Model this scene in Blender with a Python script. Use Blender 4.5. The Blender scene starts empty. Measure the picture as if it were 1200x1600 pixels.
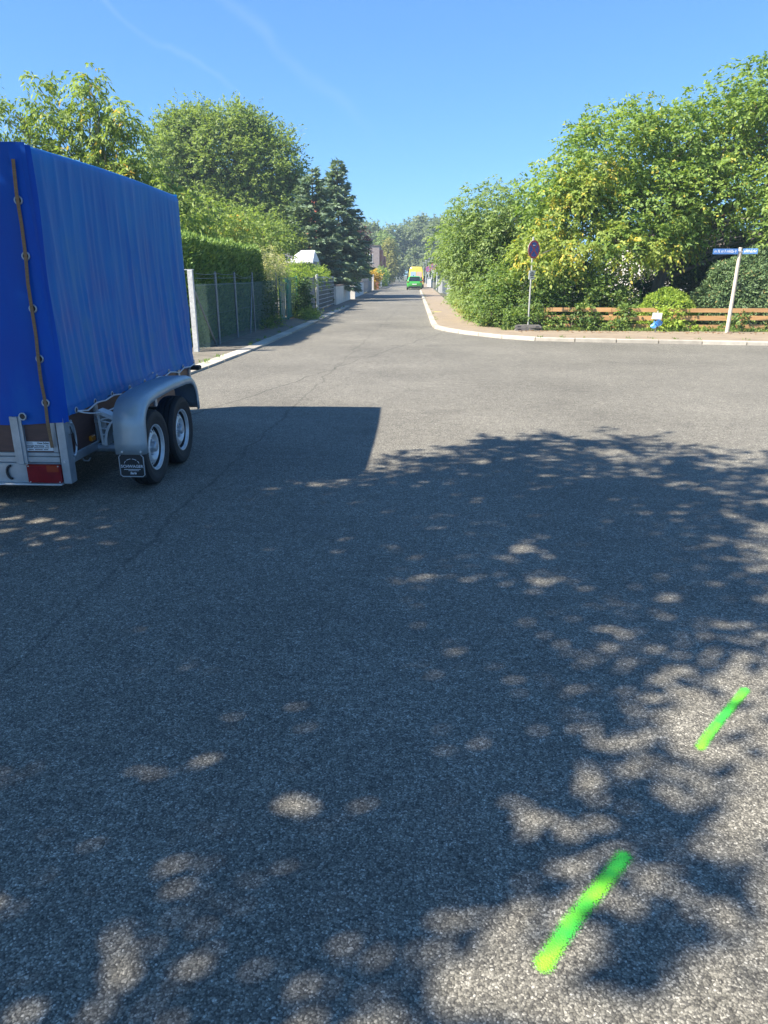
import bpy, math, random
import numpy as np
from mathutils import Vector, Matrix
R = math.radians
rng = np.random.default_rng(7)
random.seed(7)
scene = bpy.context.scene
col = scene.collection

# ------------------------------------------------------------------ camera
cam_d = bpy.data.cameras.new('camera')
cam = bpy.data.objects.new('camera', cam_d)
col.objects.link(cam)
scene.camera = cam
cam.location = (0, 0, 1.6)
cam.rotation_euler = (R(90 - 18.435), 0, R(2.2025))
cam_d.sensor_fit = 'VERTICAL'
cam_d.sensor_height = 36.0
cam_d.lens = 36.0 * 1110.0 / 1600.0
cam_d.clip_start = 0.05
cam_d.clip_end = 6000

# ------------------------------------------------------------------ sky, sun, exposure
SUN_TO = Vector((2.15, 1.0, -2.42)).normalized()          # the way the light travels
sun_el = math.asin(-SUN_TO.z)
sun_az = math.atan2(-SUN_TO.x, -SUN_TO.y)
world = bpy.data.worlds.new('World')
scene.world = world
world.use_nodes = True
wn, wl = world.node_tree.nodes, world.node_tree.links
for n in list(wn):
    wn.remove(n)
sky = wn.new('ShaderNodeTexSky')
sky.sky_type = 'NISHITA'
sky.sun_disc = False
sky.sun_elevation = sun_el
sky.sun_rotation = sun_az
sky.altitude = 100
sky.air_density = 1.0
sky.dust_density = 0.0
sky.ozone_density = 3.5
bg = wn.new('ShaderNodeBackground')
bg.inputs['Strength'].default_value = 0.093
wo = wn.new('ShaderNodeOutputWorld')
# two faint old contrails high in the sky: thin streaks along great circles
tc = wn.new('ShaderNodeTexCoord')


def streak(nrm, along, a0, a1, width, seed):
    d = wn.new('ShaderNodeVectorMath'); d.operation = 'DOT_PRODUCT'
    wl.new(tc.outputs['Generated'], d.inputs[0]); d.inputs[1].default_value = nrm
    no = wn.new('ShaderNodeTexNoise'); no.inputs['Scale'].default_value = 14; no.inputs['Detail'].default_value = 5
    mp = wn.new('ShaderNodeMapping'); mp.inputs['Location'].default_value = (seed, seed, 0)
    wl.new(tc.outputs['Generated'], mp.inputs['Vector']); wl.new(mp.outputs[0], no.inputs['Vector'])
    jit = wn.new('ShaderNodeMath'); jit.operation = 'MULTIPLY_ADD'
    wl.new(no.outputs['Fac'], jit.inputs[0]); jit.inputs[1].default_value = 0.03; jit.inputs[2].default_value = -0.015
    ad = wn.new('ShaderNodeMath'); ad.operation = 'ADD'
    wl.new(d.outputs['Value'], ad.inputs[0]); wl.new(jit.outputs[0], ad.inputs[1])
    ab = wn.new('ShaderNodeMath'); ab.operation = 'ABSOLUTE'; wl.new(ad.outputs[0], ab.inputs[0])
    m1 = wn.new('ShaderNodeMapRange'); m1.interpolation_type = 'SMOOTHSTEP'
    m1.inputs['From Min'].default_value = 0; m1.inputs['From Max'].default_value = width
    m1.inputs['To Min'].default_value = 1; m1.inputs['To Max'].default_value = 0
    wl.new(ab.outputs[0], m1.inputs['Value'])
    d2 = wn.new('ShaderNodeVectorMath'); d2.operation = 'DOT_PRODUCT'
    wl.new(tc.outputs['Generated'], d2.inputs[0]); d2.inputs[1].default_value = along
    m2 = wn.new('ShaderNodeMapRange'); m2.interpolation_type = 'SMOOTHSTEP'
    m2.inputs['From Min'].default_value = a0; m2.inputs['From Max'].default_value = a1
    wl.new(d2.outputs['Value'], m2.inputs['Value'])
    mu = wn.new('ShaderNodeMath'); mu.operation = 'MULTIPLY'
    wl.new(m1.outputs[0], mu.inputs[0]); wl.new(m2.outputs[0], mu.inputs[1])
    mu2 = wn.new('ShaderNodeMath'); mu2.operation = 'MULTIPLY'
    wl.new(mu.outputs[0], mu2.inputs[0]); wl.new(no.outputs['Fac'], mu2.inputs[1])
    return mu2


def sky_dir(X, Z):
    return Vector((X, 1, Z)).normalized()


sa, sb = sky_dir(-0.21, 0.30), sky_dir(-0.035, 0.155)
s1 = streak(sa.cross(sb).normalized(), (0, 0, 1), 0.14, 0.24, 0.012, 3.0)
sc_, sd = sky_dir(-0.36, 0.30), sky_dir(-0.17, 0.18)
s2 = streak(sc_.cross(sd).normalized(), (0, 0, 1), 0.17, 0.26, 0.006, 9.0)
sm = wn.new('ShaderNodeMath'); sm.operation = 'ADD'
wl.new(s1.outputs[0], sm.inputs[0]); wl.new(s2.outputs[0], sm.inputs[1])
sx = wn.new('ShaderNodeMath'); sx.operation = 'MULTIPLY'; sx.inputs[1].default_value = 0.20
wl.new(sm.outputs[0], sx.inputs[0])
mixs = wn.new('ShaderNodeMix'); mixs.data_type = 'RGBA'
mixs.inputs[7].default_value = (2.6, 3.6, 4.6, 1)
tint = wn.new('ShaderNodeMix'); tint.data_type = 'RGBA'; tint.blend_type = 'MULTIPLY'
tint.inputs[0].default_value = 1.0
tint.inputs[7].default_value = (0.58, 1.02, 1.55, 1)
skg = wn.new('ShaderNodeGamma'); skg.inputs['Gamma'].default_value = 0.65
wl.new(sky.outputs[0], skg.inputs['Color'])
wl.new(skg.outputs[0], tint.inputs[6])
wl.new(sx.outputs[0], mixs.inputs[0]); wl.new(tint.outputs[2], mixs.inputs[6])
wl.new(mixs.outputs[2], bg.inputs['Color'])
wl.new(bg.outputs[0], wo.inputs['Surface'])

sun_d = bpy.data.lights.new('sun', 'SUN')
sun_d.energy = 5.0
sun_d.angle = R(0.53)
sun_d.color = (1.0, 0.92, 0.79)
sun = bpy.data.objects.new('sun', sun_d)
col.objects.link(sun)
sun.rotation_euler = SUN_TO.to_track_quat('-Z', 'Y').to_euler()
sun.location = (-30, -14, 40)
scene.view_settings.view_transform = 'Standard'
scene.view_settings.look = 'None'
scene.view_settings.gamma = 1.0
scene.view_settings.exposure = 1.42
scene.view_settings.use_curve_mapping = False
scene.render.resolution_x = 768
scene.render.resolution_y = 1024

# ------------------------------------------------------------------ materials
M = {}


def new_mat(name):
    m = bpy.data.materials.new(name)
    m.use_nodes = True
    nt = m.node_tree
    for n in list(nt.nodes):
        nt.nodes.remove(n)
    out = nt.nodes.new('ShaderNodeOutputMaterial')
    M[name] = m
    return m, nt.nodes, nt.links, out


def ramp(nodes, stops):
    r = nodes.new('ShaderNodeValToRGB')
    els = r.color_ramp.elements
    while len(els) > len(stops):
        els.remove(els[-1])
    while len(els) < len(stops):
        els.new(0.5)
    for e, (p, c) in zip(els, stops):
        e.position = p
        e.color = (*c, 1) if len(c) == 3 else c
    return r


def plain(name, c1, c2=None, scale=6.0, rough=0.6, metal=0.0, bump=0.0, bscale=None, stretch=(1, 1, 1), detail=5, coat=0.0, per_object=0.0):
    """Two-tone noise coloured surface with fine relief."""
    m, N, L, out = new_mat(name)
    b = N.new('ShaderNodeBsdfPrincipled')
    L.new(b.outputs[0], out.inputs[0])
    b.inputs['Roughness'].default_value = rough
    b.inputs['Metallic'].default_value = metal
    b.inputs['Coat Weight'].default_value = coat
    if c2 is None:
        c2 = tuple(x * 0.75 for x in c1)
    tcn = N.new('ShaderNodeTexCoord')
    mp = N.new('ShaderNodeMapping')
    mp.inputs['Scale'].default_value = stretch
    L.new(tcn.outputs['Object'], mp.inputs['Vector'])
    src = mp.outputs[0]
    if per_object:
        oi = N.new('ShaderNodeObjectInfo')
        ad = N.new('ShaderNodeVectorMath'); ad.operation = 'MULTIPLY_ADD'
        L.new(oi.outputs['Random'], ad.inputs[0]); ad.inputs[1].default_value = (37, 53, 71)
        L.new(src, ad.inputs[2])
        src = ad.outputs[0]
    no = N.new('ShaderNodeTexNoise')
    no.inputs['Scale'].default_value = scale
    no.inputs['Detail'].default_value = detail
    no.inputs['Roughness'].default_value = 0.6
    L.new(src, no.inputs['Vector'])
    r = ramp(N, [(0.32, c2), (0.68, c1)])
    L.new(no.outputs['Fac'], r.inputs[0])
    colr = r.outputs[0]
    if per_object:
        hsv = N.new('ShaderNodeHueSaturation')
        mr = N.new('ShaderNodeMapRange')
        mr.inputs['To Min'].default_value = 1 - per_object; mr.inputs['To Max'].default_value = 1 + per_object
        L.new(oi.outputs['Random'], mr.inputs[0]); L.new(mr.outputs[0], hsv.inputs['Value'])
        L.new(colr, hsv.inputs['Color'])
        colr = hsv.outputs[0]
    L.new(colr, b.inputs['Base Color'])
    if bump:
        n2 = N.new('ShaderNodeTexNoise')
        n2.inputs['Scale'].default_value = bscale or scale * 6
        n2.inputs['Detail'].default_value = 4
        L.new(src, n2.inputs['Vector'])
        bp = N.new('ShaderNodeBump')
        bp.inputs['Strength'].default_value = bump
        bp.inputs['Distance'].default_value = 0.01
        L.new(n2.outputs['Fac'], bp.inputs['Height'])
        L.new(bp.outputs[0], b.inputs['Normal'])
    return m


def leafmat(name, dark, light, alt=None, alt_from=0.93, rough=0.55, trans=0.42):
    m, N, L, out = new_mat(name)
    at = N.new('ShaderNodeAttribute'); at.attribute_name = 'tint'
    stops = [(0.0, dark), (0.72, light)]
    if alt:
        stops += [(alt_from, light), (min(alt_from + 0.04, 1.0), alt)]
    r = ramp(N, stops)
    L.new(at.outputs['Fac'], r.inputs[0])
    b = N.new('ShaderNodeBsdfPrincipled')
    b.inputs['Roughness'].default_value = rough
    b.inputs['Specular IOR Level'].default_value = 0.35
    L.new(r.outputs[0], b.inputs['Base Color'])
    t = N.new('ShaderNodeBsdfTranslucent')
    mx2 = N.new('ShaderNodeMix'); mx2.data_type = 'RGBA'; mx2.blend_type = 'MULTIPLY'
    mx2.inputs[0].default_value = 1.0
    L.new(r.outputs[0], mx2.inputs[6]); mx2.inputs[7].default_value = (1.25, 1.3, 0.6, 1)
    L.new(mx2.outputs[2], t.inputs['Color'])
    ms = N.new('ShaderNodeMixShader'); ms.inputs[0].default_value = trans
    L.new(b.outputs[0], ms.inputs[1]); L.new(t.outputs[0], ms.inputs[2])
    L.new(ms.outputs[0], out.inputs[0])
    return m


def asphalt_material():
    m, N, L, out = new_mat('asphalt')
    b = N.new('ShaderNodeBsdfPrincipled')
    L.new(b.outputs[0], out.inputs[0])
    b.inputs['Roughness'].default_value = 0.82
    b.inputs['Specular IOR Level'].default_value = 0.4
    g = N.new('ShaderNodeNewGeometry')
    v = N.new('ShaderNodeTexVoronoi'); v.inputs['Scale'].default_value = 185; v.voronoi_dimensions = '2D'
    v.inputs['Randomness'].default_value = 1.0
    # a slight warp so that the chippings are not round cells
    wn_ = N.new('ShaderNodeTexNoise'); wn_.inputs['Scale'].default_value = 85; wn_.noise_dimensions = '2D'
    L.new(g.outputs['Position'], wn_.inputs['Vector'])
    wa = N.new('ShaderNodeVectorMath'); wa.operation = 'MULTIPLY_ADD'
    L.new(wn_.outputs['Color'], wa.inputs[0]); wa.inputs[1].default_value = (0.008, 0.008, 0)
    L.new(g.outputs['Position'], wa.inputs[2])
    L.new(wa.outputs[0], v.inputs['Vector'])
    sep = N.new('ShaderNodeSeparateColor'); L.new(v.outputs['Color'], sep.inputs[0])
    stone = ramp(N, [(0.0, (0.066, 0.062, 0.054)), (0.55, (0.136, 0.127, 0.104)), (0.86, (0.206, 0.192, 0.158)), (0.97, (0.28, 0.262, 0.22)), (1.0, (0.37, 0.35, 0.30))])
    L.new(sep.outputs[0], stone.inputs[0])
    gap = N.new('ShaderNodeMapRange')
    gap.inputs['From Min'].default_value = 0.35; gap.inputs['From Max'].default_value = 0.75
    gap.inputs['To Min'].default_value = 1.0; gap.inputs['To Max'].default_value = 0.45
    L.new(v.outputs['Distance'], gap.inputs[0])
    # broad wear: paler tracks and darker patches
    big = N.new('ShaderNodeTexNoise'); big.inputs['Scale'].default_value = 0.35; big.inputs['Detail'].default_value = 6
    big.inputs['Roughness'].default_value = 0.65
    L.new(g.outputs['Position'], big.inputs['Vector'])
    bigr = N.new('ShaderNodeMapRange')
    bigr.inputs['From Min'].default_value = 0.3; bigr.inputs['From Max'].default_value = 0.7
    bigr.inputs['To Min'].default_value = 0.98; bigr.inputs['To Max'].default_value = 1.58
    L.new(big.outputs['Fac'], bigr.inputs[0])
    mid = N.new('ShaderNodeTexNoise'); mid.inputs['Scale'].default_value = 9; mid.inputs['Detail'].default_value = 5
    L.new(g.outputs['Position'], mid.inputs['Vector'])
    midr = N.new('ShaderNodeMapRange')
    midr.inputs['From Min'].default_value = 0.3; midr.inputs['From Max'].default_value = 0.7
    midr.inputs['To Min'].default_value = 0.86; midr.inputs['To Max'].default_value = 1.14
    L.new(mid.outputs['Fac'], midr.inputs[0])
    k = N.new('ShaderNodeMath'); k.operation = 'MULTIPLY'; L.new(gap.outputs[0], k.inputs[0]); L.new(bigr.outputs[0], k.inputs[1])
    k2 = N.new('ShaderNodeMath'); k2.operation = 'MULTIPLY'; L.new(k.outputs[0], k2.inputs[0]); L.new(midr.outputs[0], k2.inputs[1])
    grain = N.new('ShaderNodeTexNoise'); grain.inputs['Scale'].default_value = 42; grain.inputs['Detail'].default_value = 3
    L.new(g.outputs['Position'], grain.inputs['Vector'])
    grr = N.new('ShaderNodeMapRange')
    grr.inputs['From Min'].default_value = 0.3; grr.inputs['From Max'].default_value = 0.7
    grr.inputs['To Min'].default_value = 0.72; grr.inputs['To Max'].default_value = 1.28
    L.new(grain.outputs['Fac'], grr.inputs[0])
    stain = N.new('ShaderNodeTexNoise'); stain.inputs['Scale'].default_value = 0.9; stain.inputs['Detail'].default_value = 3
    L.new(g.outputs['Position'], stain.inputs['Vector'])
    str_ = N.new('ShaderNodeMapRange')
    str_.inputs['From Min'].default_value = 0.62; str_.inputs['From Max'].default_value = 0.72
    str_.inputs['To Min'].default_value = 1.0; str_.inputs['To Max'].default_value = 0.80
    L.new(stain.outputs['Fac'], str_.inputs[0])
    k3 = N.new('ShaderNodeMath'); k3.operation = 'MULTIPLY'; L.new(grr.outputs[0], k3.inputs[0]); L.new(str_.outputs[0], k3.inputs[1])
    k4 = N.new('ShaderNodeMath'); k4.operation = 'MULTIPLY'; L.new(k2.outputs[0], k4.inputs[0]); L.new(k3.outputs[0], k4.inputs[1])
    k2 = k4
    # crack along the joint between two paving lanes, wandering a little
    sp = N.new('ShaderNodeSeparateXYZ'); L.new(g.outputs['Position'], sp.inputs[0])
    wob = N.new('ShaderNodeTexNoise'); wob.inputs['Scale'].default_value = 1.3; wob.inputs['Detail'].default_value = 8
    L.new(g.outputs['Position'], wob.inputs['Vector'])
    last = k2.outputs[0]
    for (x0, y0, slope, w, amount) in ((-1.75, 11.0, 0.27, 0.022, 0.55), (-1.0, 20.0, 0.03, 0.025, 0.35), (2.9, 12.0, 1.7, 0.018, 0.4)):
        a1 = N.new('ShaderNodeMath'); a1.operation = 'MULTIPLY_ADD'
        L.new(sp.outputs[1], a1.inputs[0]); a1.inputs[1].default_value = -slope; a1.inputs[2].default_value = y0 * slope - x0
        a2 = N.new('ShaderNodeMath'); a2.operation = 'ADD'; L.new(sp.outputs[0], a2.inputs[0]); L.new(a1.outputs[0], a2.inputs[1])
        a3 = N.new('ShaderNodeMath'); a3.operation = 'MULTIPLY_ADD'; L.new(wob.outputs['Fac'], a3.inputs[0]); a3.inputs[1].default_value = 0.35
        L.new(a2.outputs[0], a3.inputs[2])
        a4 = N.new('ShaderNodeMath'); a4.operation = 'ABSOLUTE'; L.new(a3.outputs[0], a4.inputs[0])
        a5 = N.new('ShaderNodeMapRange'); a5.inputs['From Min'].default_value = 0; a5.inputs['From Max'].default_value = w
        a5.inputs['To Min'].default_value = 1 - amount; a5.inputs['To Max'].default_value = 1
        L.new(a4.outputs[0], a5.inputs[0])
        a6 = N.new('ShaderNodeMath'); a6.operation = 'MULTIPLY'; L.new(last, a6.inputs[0]); L.new(a5.outputs[0], a6.inputs[1])
        last = a6.outputs[0]
    mul = N.new('ShaderNodeVectorMath'); mul.operation = 'SCALE'
    L.new(stone.outputs[0], mul.inputs[0]); L.new(last, mul.inputs['Scale'])
    L.new(mul.outputs[0], b.inputs['Base Color'])
    inv = N.new('ShaderNodeMath'); inv.operation = 'MULTIPLY_ADD'
    L.new(v.outputs['Distance'], inv.inputs[0]); inv.inputs[1].default_value = -1; inv.inputs[2].default_value = 1
    hi = N.new('ShaderNodeMath'); hi.operation = 'MULTIPLY_ADD'
    L.new(sep.outputs[1], hi.inputs[0]); hi.inputs[1].default_value = 0.6; L.new(inv.outputs[0], hi.inputs[2])
    bp = N.new('ShaderNodeBump'); bp.inputs['Strength'].default_value = 0.42; bp.inputs['Distance'].default_value = 0.0023
    L.new(hi.outputs[0], bp.inputs['Height']); L.new(bp.outputs[0], b.inputs['Normal'])
    return m


def spray_material(name, c_core, c_edge):
    """Sprayed marking paint: soft ragged edge, thin in the hollows between chippings."""
    m, N, L, out = new_mat(name)
    b = N.new('ShaderNodeBsdfPrincipled'); b.inputs['Roughness'].default_value = 0.7
    g = N.new('ShaderNodeNewGeometry')
    uv = N.new('ShaderNodeUVMap')
    s = N.new('ShaderNodeSeparateXYZ'); L.new(uv.outputs[0], s.inputs[0])
    v = N.new('ShaderNodeTexVoronoi'); v.inputs['Scale'].default_value = 185; v.voronoi_dimensions = '2D'
    L.new(g.outputs['Position'], v.inputs['Vector'])
    no = N.new('ShaderNodeTexNoise'); no.inputs['Scale'].default_value = 45; no.inputs['Detail'].default_value = 4
    L.new(g.outputs['Position'], no.inputs['Vector'])
    lo = N.new('ShaderNodeTexNoise'); lo.inputs['Scale'].default_value = 7; lo.inputs['Detail'].default_value = 2
    L.new(g.outputs['Position'], lo.inputs['Vector'])

    def edge(sock):     # 0 at the rim, 1 in the middle
        a = N.new('ShaderNodeMath'); a.operation = 'MULTIPLY_ADD'; L.new(sock, a.inputs[0]); a.inputs[1].default_value = 2; a.inputs[2].default_value = -1
        c = N.new('ShaderNodeMath'); c.operation = 'ABSOLUTE'; L.new(a.outputs[0], c.inputs[0])
        d = N.new('ShaderNodeMath'); d.operation = 'SUBTRACT'; d.inputs[0].default_value = 1; L.new(c.outputs[0], d.inputs[1])
        return d
    ex, ey = edge(s.outputs[0]), edge(s.outputs[1])
    ey2 = N.new('ShaderNodeMath'); ey2.operation = 'MULTIPLY'; L.new(ey.outputs[0], ey2.inputs[0]); ey2.inputs[1].default_value = 8; ey2.use_clamp = True
    mn = N.new('ShaderNodeMath'); mn.operation = 'MULTIPLY'; L.new(ex.outputs[0], mn.inputs[0]); L.new(ey2.outputs[0], mn.inputs[1])
    # cover fades softly to the rim and thins over the hollows between chippings
    a = N.new('ShaderNodeMath'); a.operation = 'MULTIPLY_ADD'; L.new(mn.outputs[0], a.inputs[0]); a.inputs[1].default_value = 1.6; a.inputs[2].default_value = -0.25
    a2 = N.new('ShaderNodeMath'); a2.operation = 'MULTIPLY_ADD'; L.new(no.outputs['Fac'], a2.inputs[0]); a2.inputs[1].default_value = 0.3; L.new(a.outputs[0], a2.inputs[2])
    c = N.new('ShaderNodeMath'); c.operation = 'MULTIPLY_ADD'; L.new(v.outputs['Distance'], c.inputs[0]); c.inputs[1].default_value = -0.75; L.new(a2.outputs[0], c.inputs[2])
    mr = N.new('ShaderNodeMapRange'); mr.interpolation_type = 'SMOOTHSTEP'
    mr.inputs['From Min'].default_value = 0.0; mr.inputs['From Max'].default_value = 0.95
    mr.inputs['To Max'].default_value = 0.93
    L.new(c.outputs[0], mr.inputs[0])
    ivn = N.new('ShaderNodeMath'); ivn.operation = 'MULTIPLY_ADD'; L.new(v.outputs['Distance'], ivn.inputs[0]); ivn.inputs[1].default_value = -1; ivn.inputs[2].default_value = 1
    pbp = N.new('ShaderNodeBump'); pbp.inputs['Strength'].default_value = 0.5; pbp.inputs['Distance'].default_value = 0.0025
    L.new(ivn.outputs[0], pbp.inputs['Height']); L.new(pbp.outputs[0], b.inputs['Normal'])
    endf = N.new('ShaderNodeMapRange'); endf.inputs['From Min'].default_value = 0.0; endf.inputs['From Max'].default_value = 0.22
    endf.inputs['To Min'].default_value = 0.30; endf.inputs['To Max'].default_value = 0.0
    L.new(s.outputs[1], endf.inputs[0])
    tsum = N.new('ShaderNodeMath'); tsum.operation = 'ADD'; L.new(lo.outputs['Fac'], tsum.inputs[0]); L.new(endf.outputs[0], tsum.inputs[1])
    r = ramp(N, [(0.42, c_edge), (0.68, c_core)])
    L.new(tsum.outputs[0], r.inputs[0])
    L.new(r.outputs[0], b.inputs['Base Color'])
    t = N.new('ShaderNodeBsdfTransparent')
    ms = N.new('ShaderNodeMixShader')
    L.new(mr.outputs[0], ms.inputs[0]); L.new(t.outputs[0], ms.inputs[1]); L.new(b.outputs[0], ms.inputs[2])
    L.new(ms.outputs[0], out.inputs[0])
    return m


def tarp_material(name, stops):
    m, N, L, out = new_mat(name)
    b = N.new('ShaderNodeBsdfPrincipled')
    L.new(b.outputs[0], out.inputs[0])
    b.inputs['Specular IOR Level'].default_value = 0.18
    tcn = N.new('ShaderNodeTexCoord')
    mp = N.new('ShaderNodeMapping'); mp.inputs['Scale'].default_value = (3.2, 3.2, 0.6)
    L.new(tcn.outputs['Object'], mp.inputs[0])
    no = N.new('ShaderNodeTexNoise'); no.inputs['Scale'].default_value = 2.2; no.inputs['Detail'].default_value = 7; no.inputs['Roughness'].default_value = 0.6
    L.new(mp.outputs[0], no.inputs['Vector'])
    n2 = N.new('ShaderNodeTexNoise'); n2.inputs['Scale'].default_value = 2.5; n2.inputs['Detail'].default_value = 5
    L.new(tcn.outputs['Object'], n2.inputs['Vector'])
    ad = N.new('ShaderNodeMath'); ad.operation = 'MULTIPLY'; L.new(no.outputs['Fac'], ad.inputs[0]); L.new(n2.outputs['Fac'], ad.inputs[1])
    szt = N.new('ShaderNodeSeparateXYZ'); L.new(tcn.outputs['Object'], szt.inputs[0])
    film = N.new('ShaderNodeMapRange'); film.inputs['From Min'].default_value = 0.7; film.inputs['From Max'].default_value = 1.5
    film.inputs['To Min'].default_value = 1.35; film.inputs['To Max'].default_value = 0.95
    L.new(szt.outputs[2], film.inputs[0])
    ad2 = N.new('ShaderNodeMath'); ad2.operation = 'MULTIPLY'; L.new(ad.outputs[0], ad2.inputs[0]); L.new(film.outputs[0], ad2.inputs[1])
    ad = ad2
    # chalky road film over saturated blue PVC, its streaks also painting light on folds
    r = ramp(N, stops)
    L.new(ad.outputs[0], r.inputs[0])
    L.new(r.outputs[0], b.inputs['Base Color'])
    rr = N.new('ShaderNodeMapRange'); rr.inputs['From Min'].default_value = 0.1; rr.inputs['From Max'].default_value = 0.45
    rr.inputs['To Min'].default_value = 0.33; rr.inputs['To Max'].default_value = 0.6
    L.new(ad.outputs[0], rr.inputs[0]); L.new(rr.outputs[0], b.inputs['Roughness'])
    n3 = N.new('ShaderNodeTexNoise'); n3.inputs['Scale'].default_value = 9; n3.inputs['Detail'].default_value = 3
    mp3 = N.new('ShaderNodeMapping'); mp3.inputs['Scale'].default_value = (1, 1, 0.25)
    L.new(tcn.outputs['Object'], mp3.inputs[0]); L.new(mp3.outputs[0], n3.inputs['Vector'])
    bp = N.new('ShaderNodeBump'); bp.inputs['Strength'].default_value = 0.35; bp.inputs['Distance'].default_value = 0.012
    L.new(n3.outputs['Fac'], bp.inputs['Height']); L.new(bp.outputs[0], b.inputs['Normal'])
    return m


def glass_material(name, c):
    m, N, L, out = new_mat(name)
    b = N.new('ShaderNodeBsdfPrincipled'); L.new(b.outputs[0], out.inputs[0])
    b.inputs['Base Color'].default_value = (*c, 1); b.inputs['Roughness'].default_value = 0.06
    b.inputs['Specular IOR Level'].default_value = 0.7
    return m


asphalt_material()
tarp_material('tarp', [(0.12, (0.001, 0.100, 0.37)), (0.29, (0.004, 0.142, 0.41)), (0.48, (0.060, 0.190, 0.37))])
tarp_material('tarp_clean', [(0.10, (0.001, 0.055, 0.35)), (0.30, (0.001, 0.070, 0.39)), (0.46, (0.008, 0.095, 0.40))])
spray_material('green_spray', (0.25, 0.80, 0.03), (0.045, 0.54, 0.055))
spray_material('yellow_spray', (0.85, 0.75, 0.06), (0.75, 0.62, 0.05))
glass_material('dark_glass', (0.015, 0.02, 0.025))
plain('ground', (0.10, 0.085, 0.05), (0.05, 0.065, 0.025), 1.5, 0.95, bump=0.5)
plain('sidewalk', (0.30, 0.235, 0.165), (0.225, 0.178, 0.128), 2.2, 0.92, bump=0.35, bscale=60)
plain('verge', (0.20, 0.175, 0.14), (0.11, 0.10, 0.075), 3.0, 0.95, bump=0.6, bscale=50)
plain('kerb_concrete', (0.47, 0.43, 0.36), (0.35, 0.32, 0.27), 5, 0.85, bump=0.3, bscale=90, per_object=0.17)
plain('galvanised', (0.42, 0.46, 0.50), (0.30, 0.34, 0.38), 9, 0.42, metal=0.55, bump=0.1)
plain('fender_zinc', (0.36, 0.42, 0.46), (0.27, 0.33, 0.37), 3, 0.42, metal=0.35, bump=0.08)
plain('steel_white', (0.62, 0.63, 0.64), (0.45, 0.46, 0.47), 12, 0.4, metal=0.3)
plain('plywood', (0.105, 0.050, 0.042), (0.070, 0.034, 0.030), 8, 0.5, stretch=(1, 1, 5), bump=0.1)
plain('rubber', (0.020, 0.020, 0.022), (0.013, 0.013, 0.014), 20, 0.75, bump=0.2)
plain('flap_rubber', (0.016, 0.017, 0.020), None, 10, 0.6)
plain('print_white', (0.62, 0.64, 0.68), (0.5, 0.52, 0.56), 30, 0.6)
plain('print_black', (0.015, 0.015, 0.018), None, 30, 0.6)
plain('strap_web', (0.26, 0.16, 0.085), (0.17, 0.10, 0.055), 25, 0.85, stretch=(1, 1, 6), bump=0.3)
plain('rope', (0.70, 0.70, 0.70), (0.5, 0.5, 0.52), 40, 0.8, bump=0.4)
plain('red_lens', (0.26, 0.010, 0.014), (0.17, 0.005, 0.01), 12, 0.15, coat=0.6)
plain('dull_amber_lens', (0.34, 0.045, 0.012), (0.28, 0.03, 0.01), 12, 0.2, coat=0.5)
plain('amber_lens', (0.62, 0.22, 0.012), (0.5, 0.16, 0.01), 12, 0.2, coat=0.5)
plain('sticker', (0.70, 0.73, 0.76), (0.58, 0.61, 0.66), 14, 0.5)
plain('white_plastic', (0.66, 0.68, 0.68), (0.52, 0.54, 0.55), 14, 0.5)
plain('black_steel', (0.022, 0.022, 0.024), None, 10, 0.5)
plain('bark', (0.13, 0.105, 0.08), (0.06, 0.05, 0.04), 5, 0.95, stretch=(3, 3, 0.6), bump=0.8, bscale=14)
plain('pale_bark', (0.24, 0.22, 0.18), (0.13, 0.12, 0.10), 5, 0.95, stretch=(3, 3, 0.6), bump=0.8, bscale=14)
plain('fence_green_steel', (0.10, 0.16, 0.15), (0.07, 0.12, 0.115), 8, 0.5, metal=0.2)
plain('fence_grey_steel', (0.21, 0.25, 0.27), (0.15, 0.18, 0.20), 8, 0.5, metal=0.3)
plain('chain_wire', (0.14, 0.22, 0.18), None, 8, 0.5)
plain('post_concrete', (0.62, 0.62, 0.60), (0.40, 0.40, 0.39), 16, 0.8, bump=0.5, bscale=40)
plain('teal_paint', (0.02, 0.20, 0.16), (0.015, 0.14, 0.115), 6, 0.5, bump=0.1)
plain('old_board', (0.42, 0.44, 0.36), (0.24, 0.26, 0.21), 4, 0.85, stretch=(4, 4, 0.5), bump=0.4, per_object=0.2)
plain('grey_plank', (0.30, 0.29, 0.28), (0.20, 0.195, 0.19), 4, 0.85, stretch=(4, 4, 0.5), bump=0.4, per_object=0.12)
plain('orange_plank', (0.56, 0.33, 0.145), (0.44, 0.24, 0.10), 3, 0.7, stretch=(0.4, 4, 6), bump=0.25, per_object=0.12)
plain('white_render', (0.70, 0.66, 0.61), (0.58, 0.55, 0.51), 3, 0.9, bump=0.3, bscale=40)
plain('coping', (0.16, 0.12, 0.10), (0.10, 0.08, 0.07), 6, 0.85, bump=0.3)
plain('sign_post', (0.52, 0.52, 0.50), (0.40, 0.40, 0.39), 8, 0.45, metal=0.3)
plain('wood_post', (0.62, 0.55, 0.45), (0.48, 0.42, 0.33), 4, 0.85, stretch=(6, 6, 0.6), bump=0.3)
plain('sign_blue', (0.045, 0.080, 0.30), (0.035, 0.065, 0.24), 12, 0.4)
plain('name_blue', (0.09, 0.21, 0.48), (0.06, 0.16, 0.40), 12, 0.4)
plain('sign_red', (0.46, 0.045, 0.055), (0.37, 0.035, 0.045), 12, 0.4)
plain('faded_red', (0.62, 0.10, 0.16), (0.55, 0.08, 0.13), 12, 0.4)
plain('faded_blue', (0.22, 0.16, 0.42), (0.18, 0.13, 0.36), 12, 0.4)
plain('sign_white', (0.80, 0.80, 0.79), (0.70, 0.70, 0.69), 12, 0.45)
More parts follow.
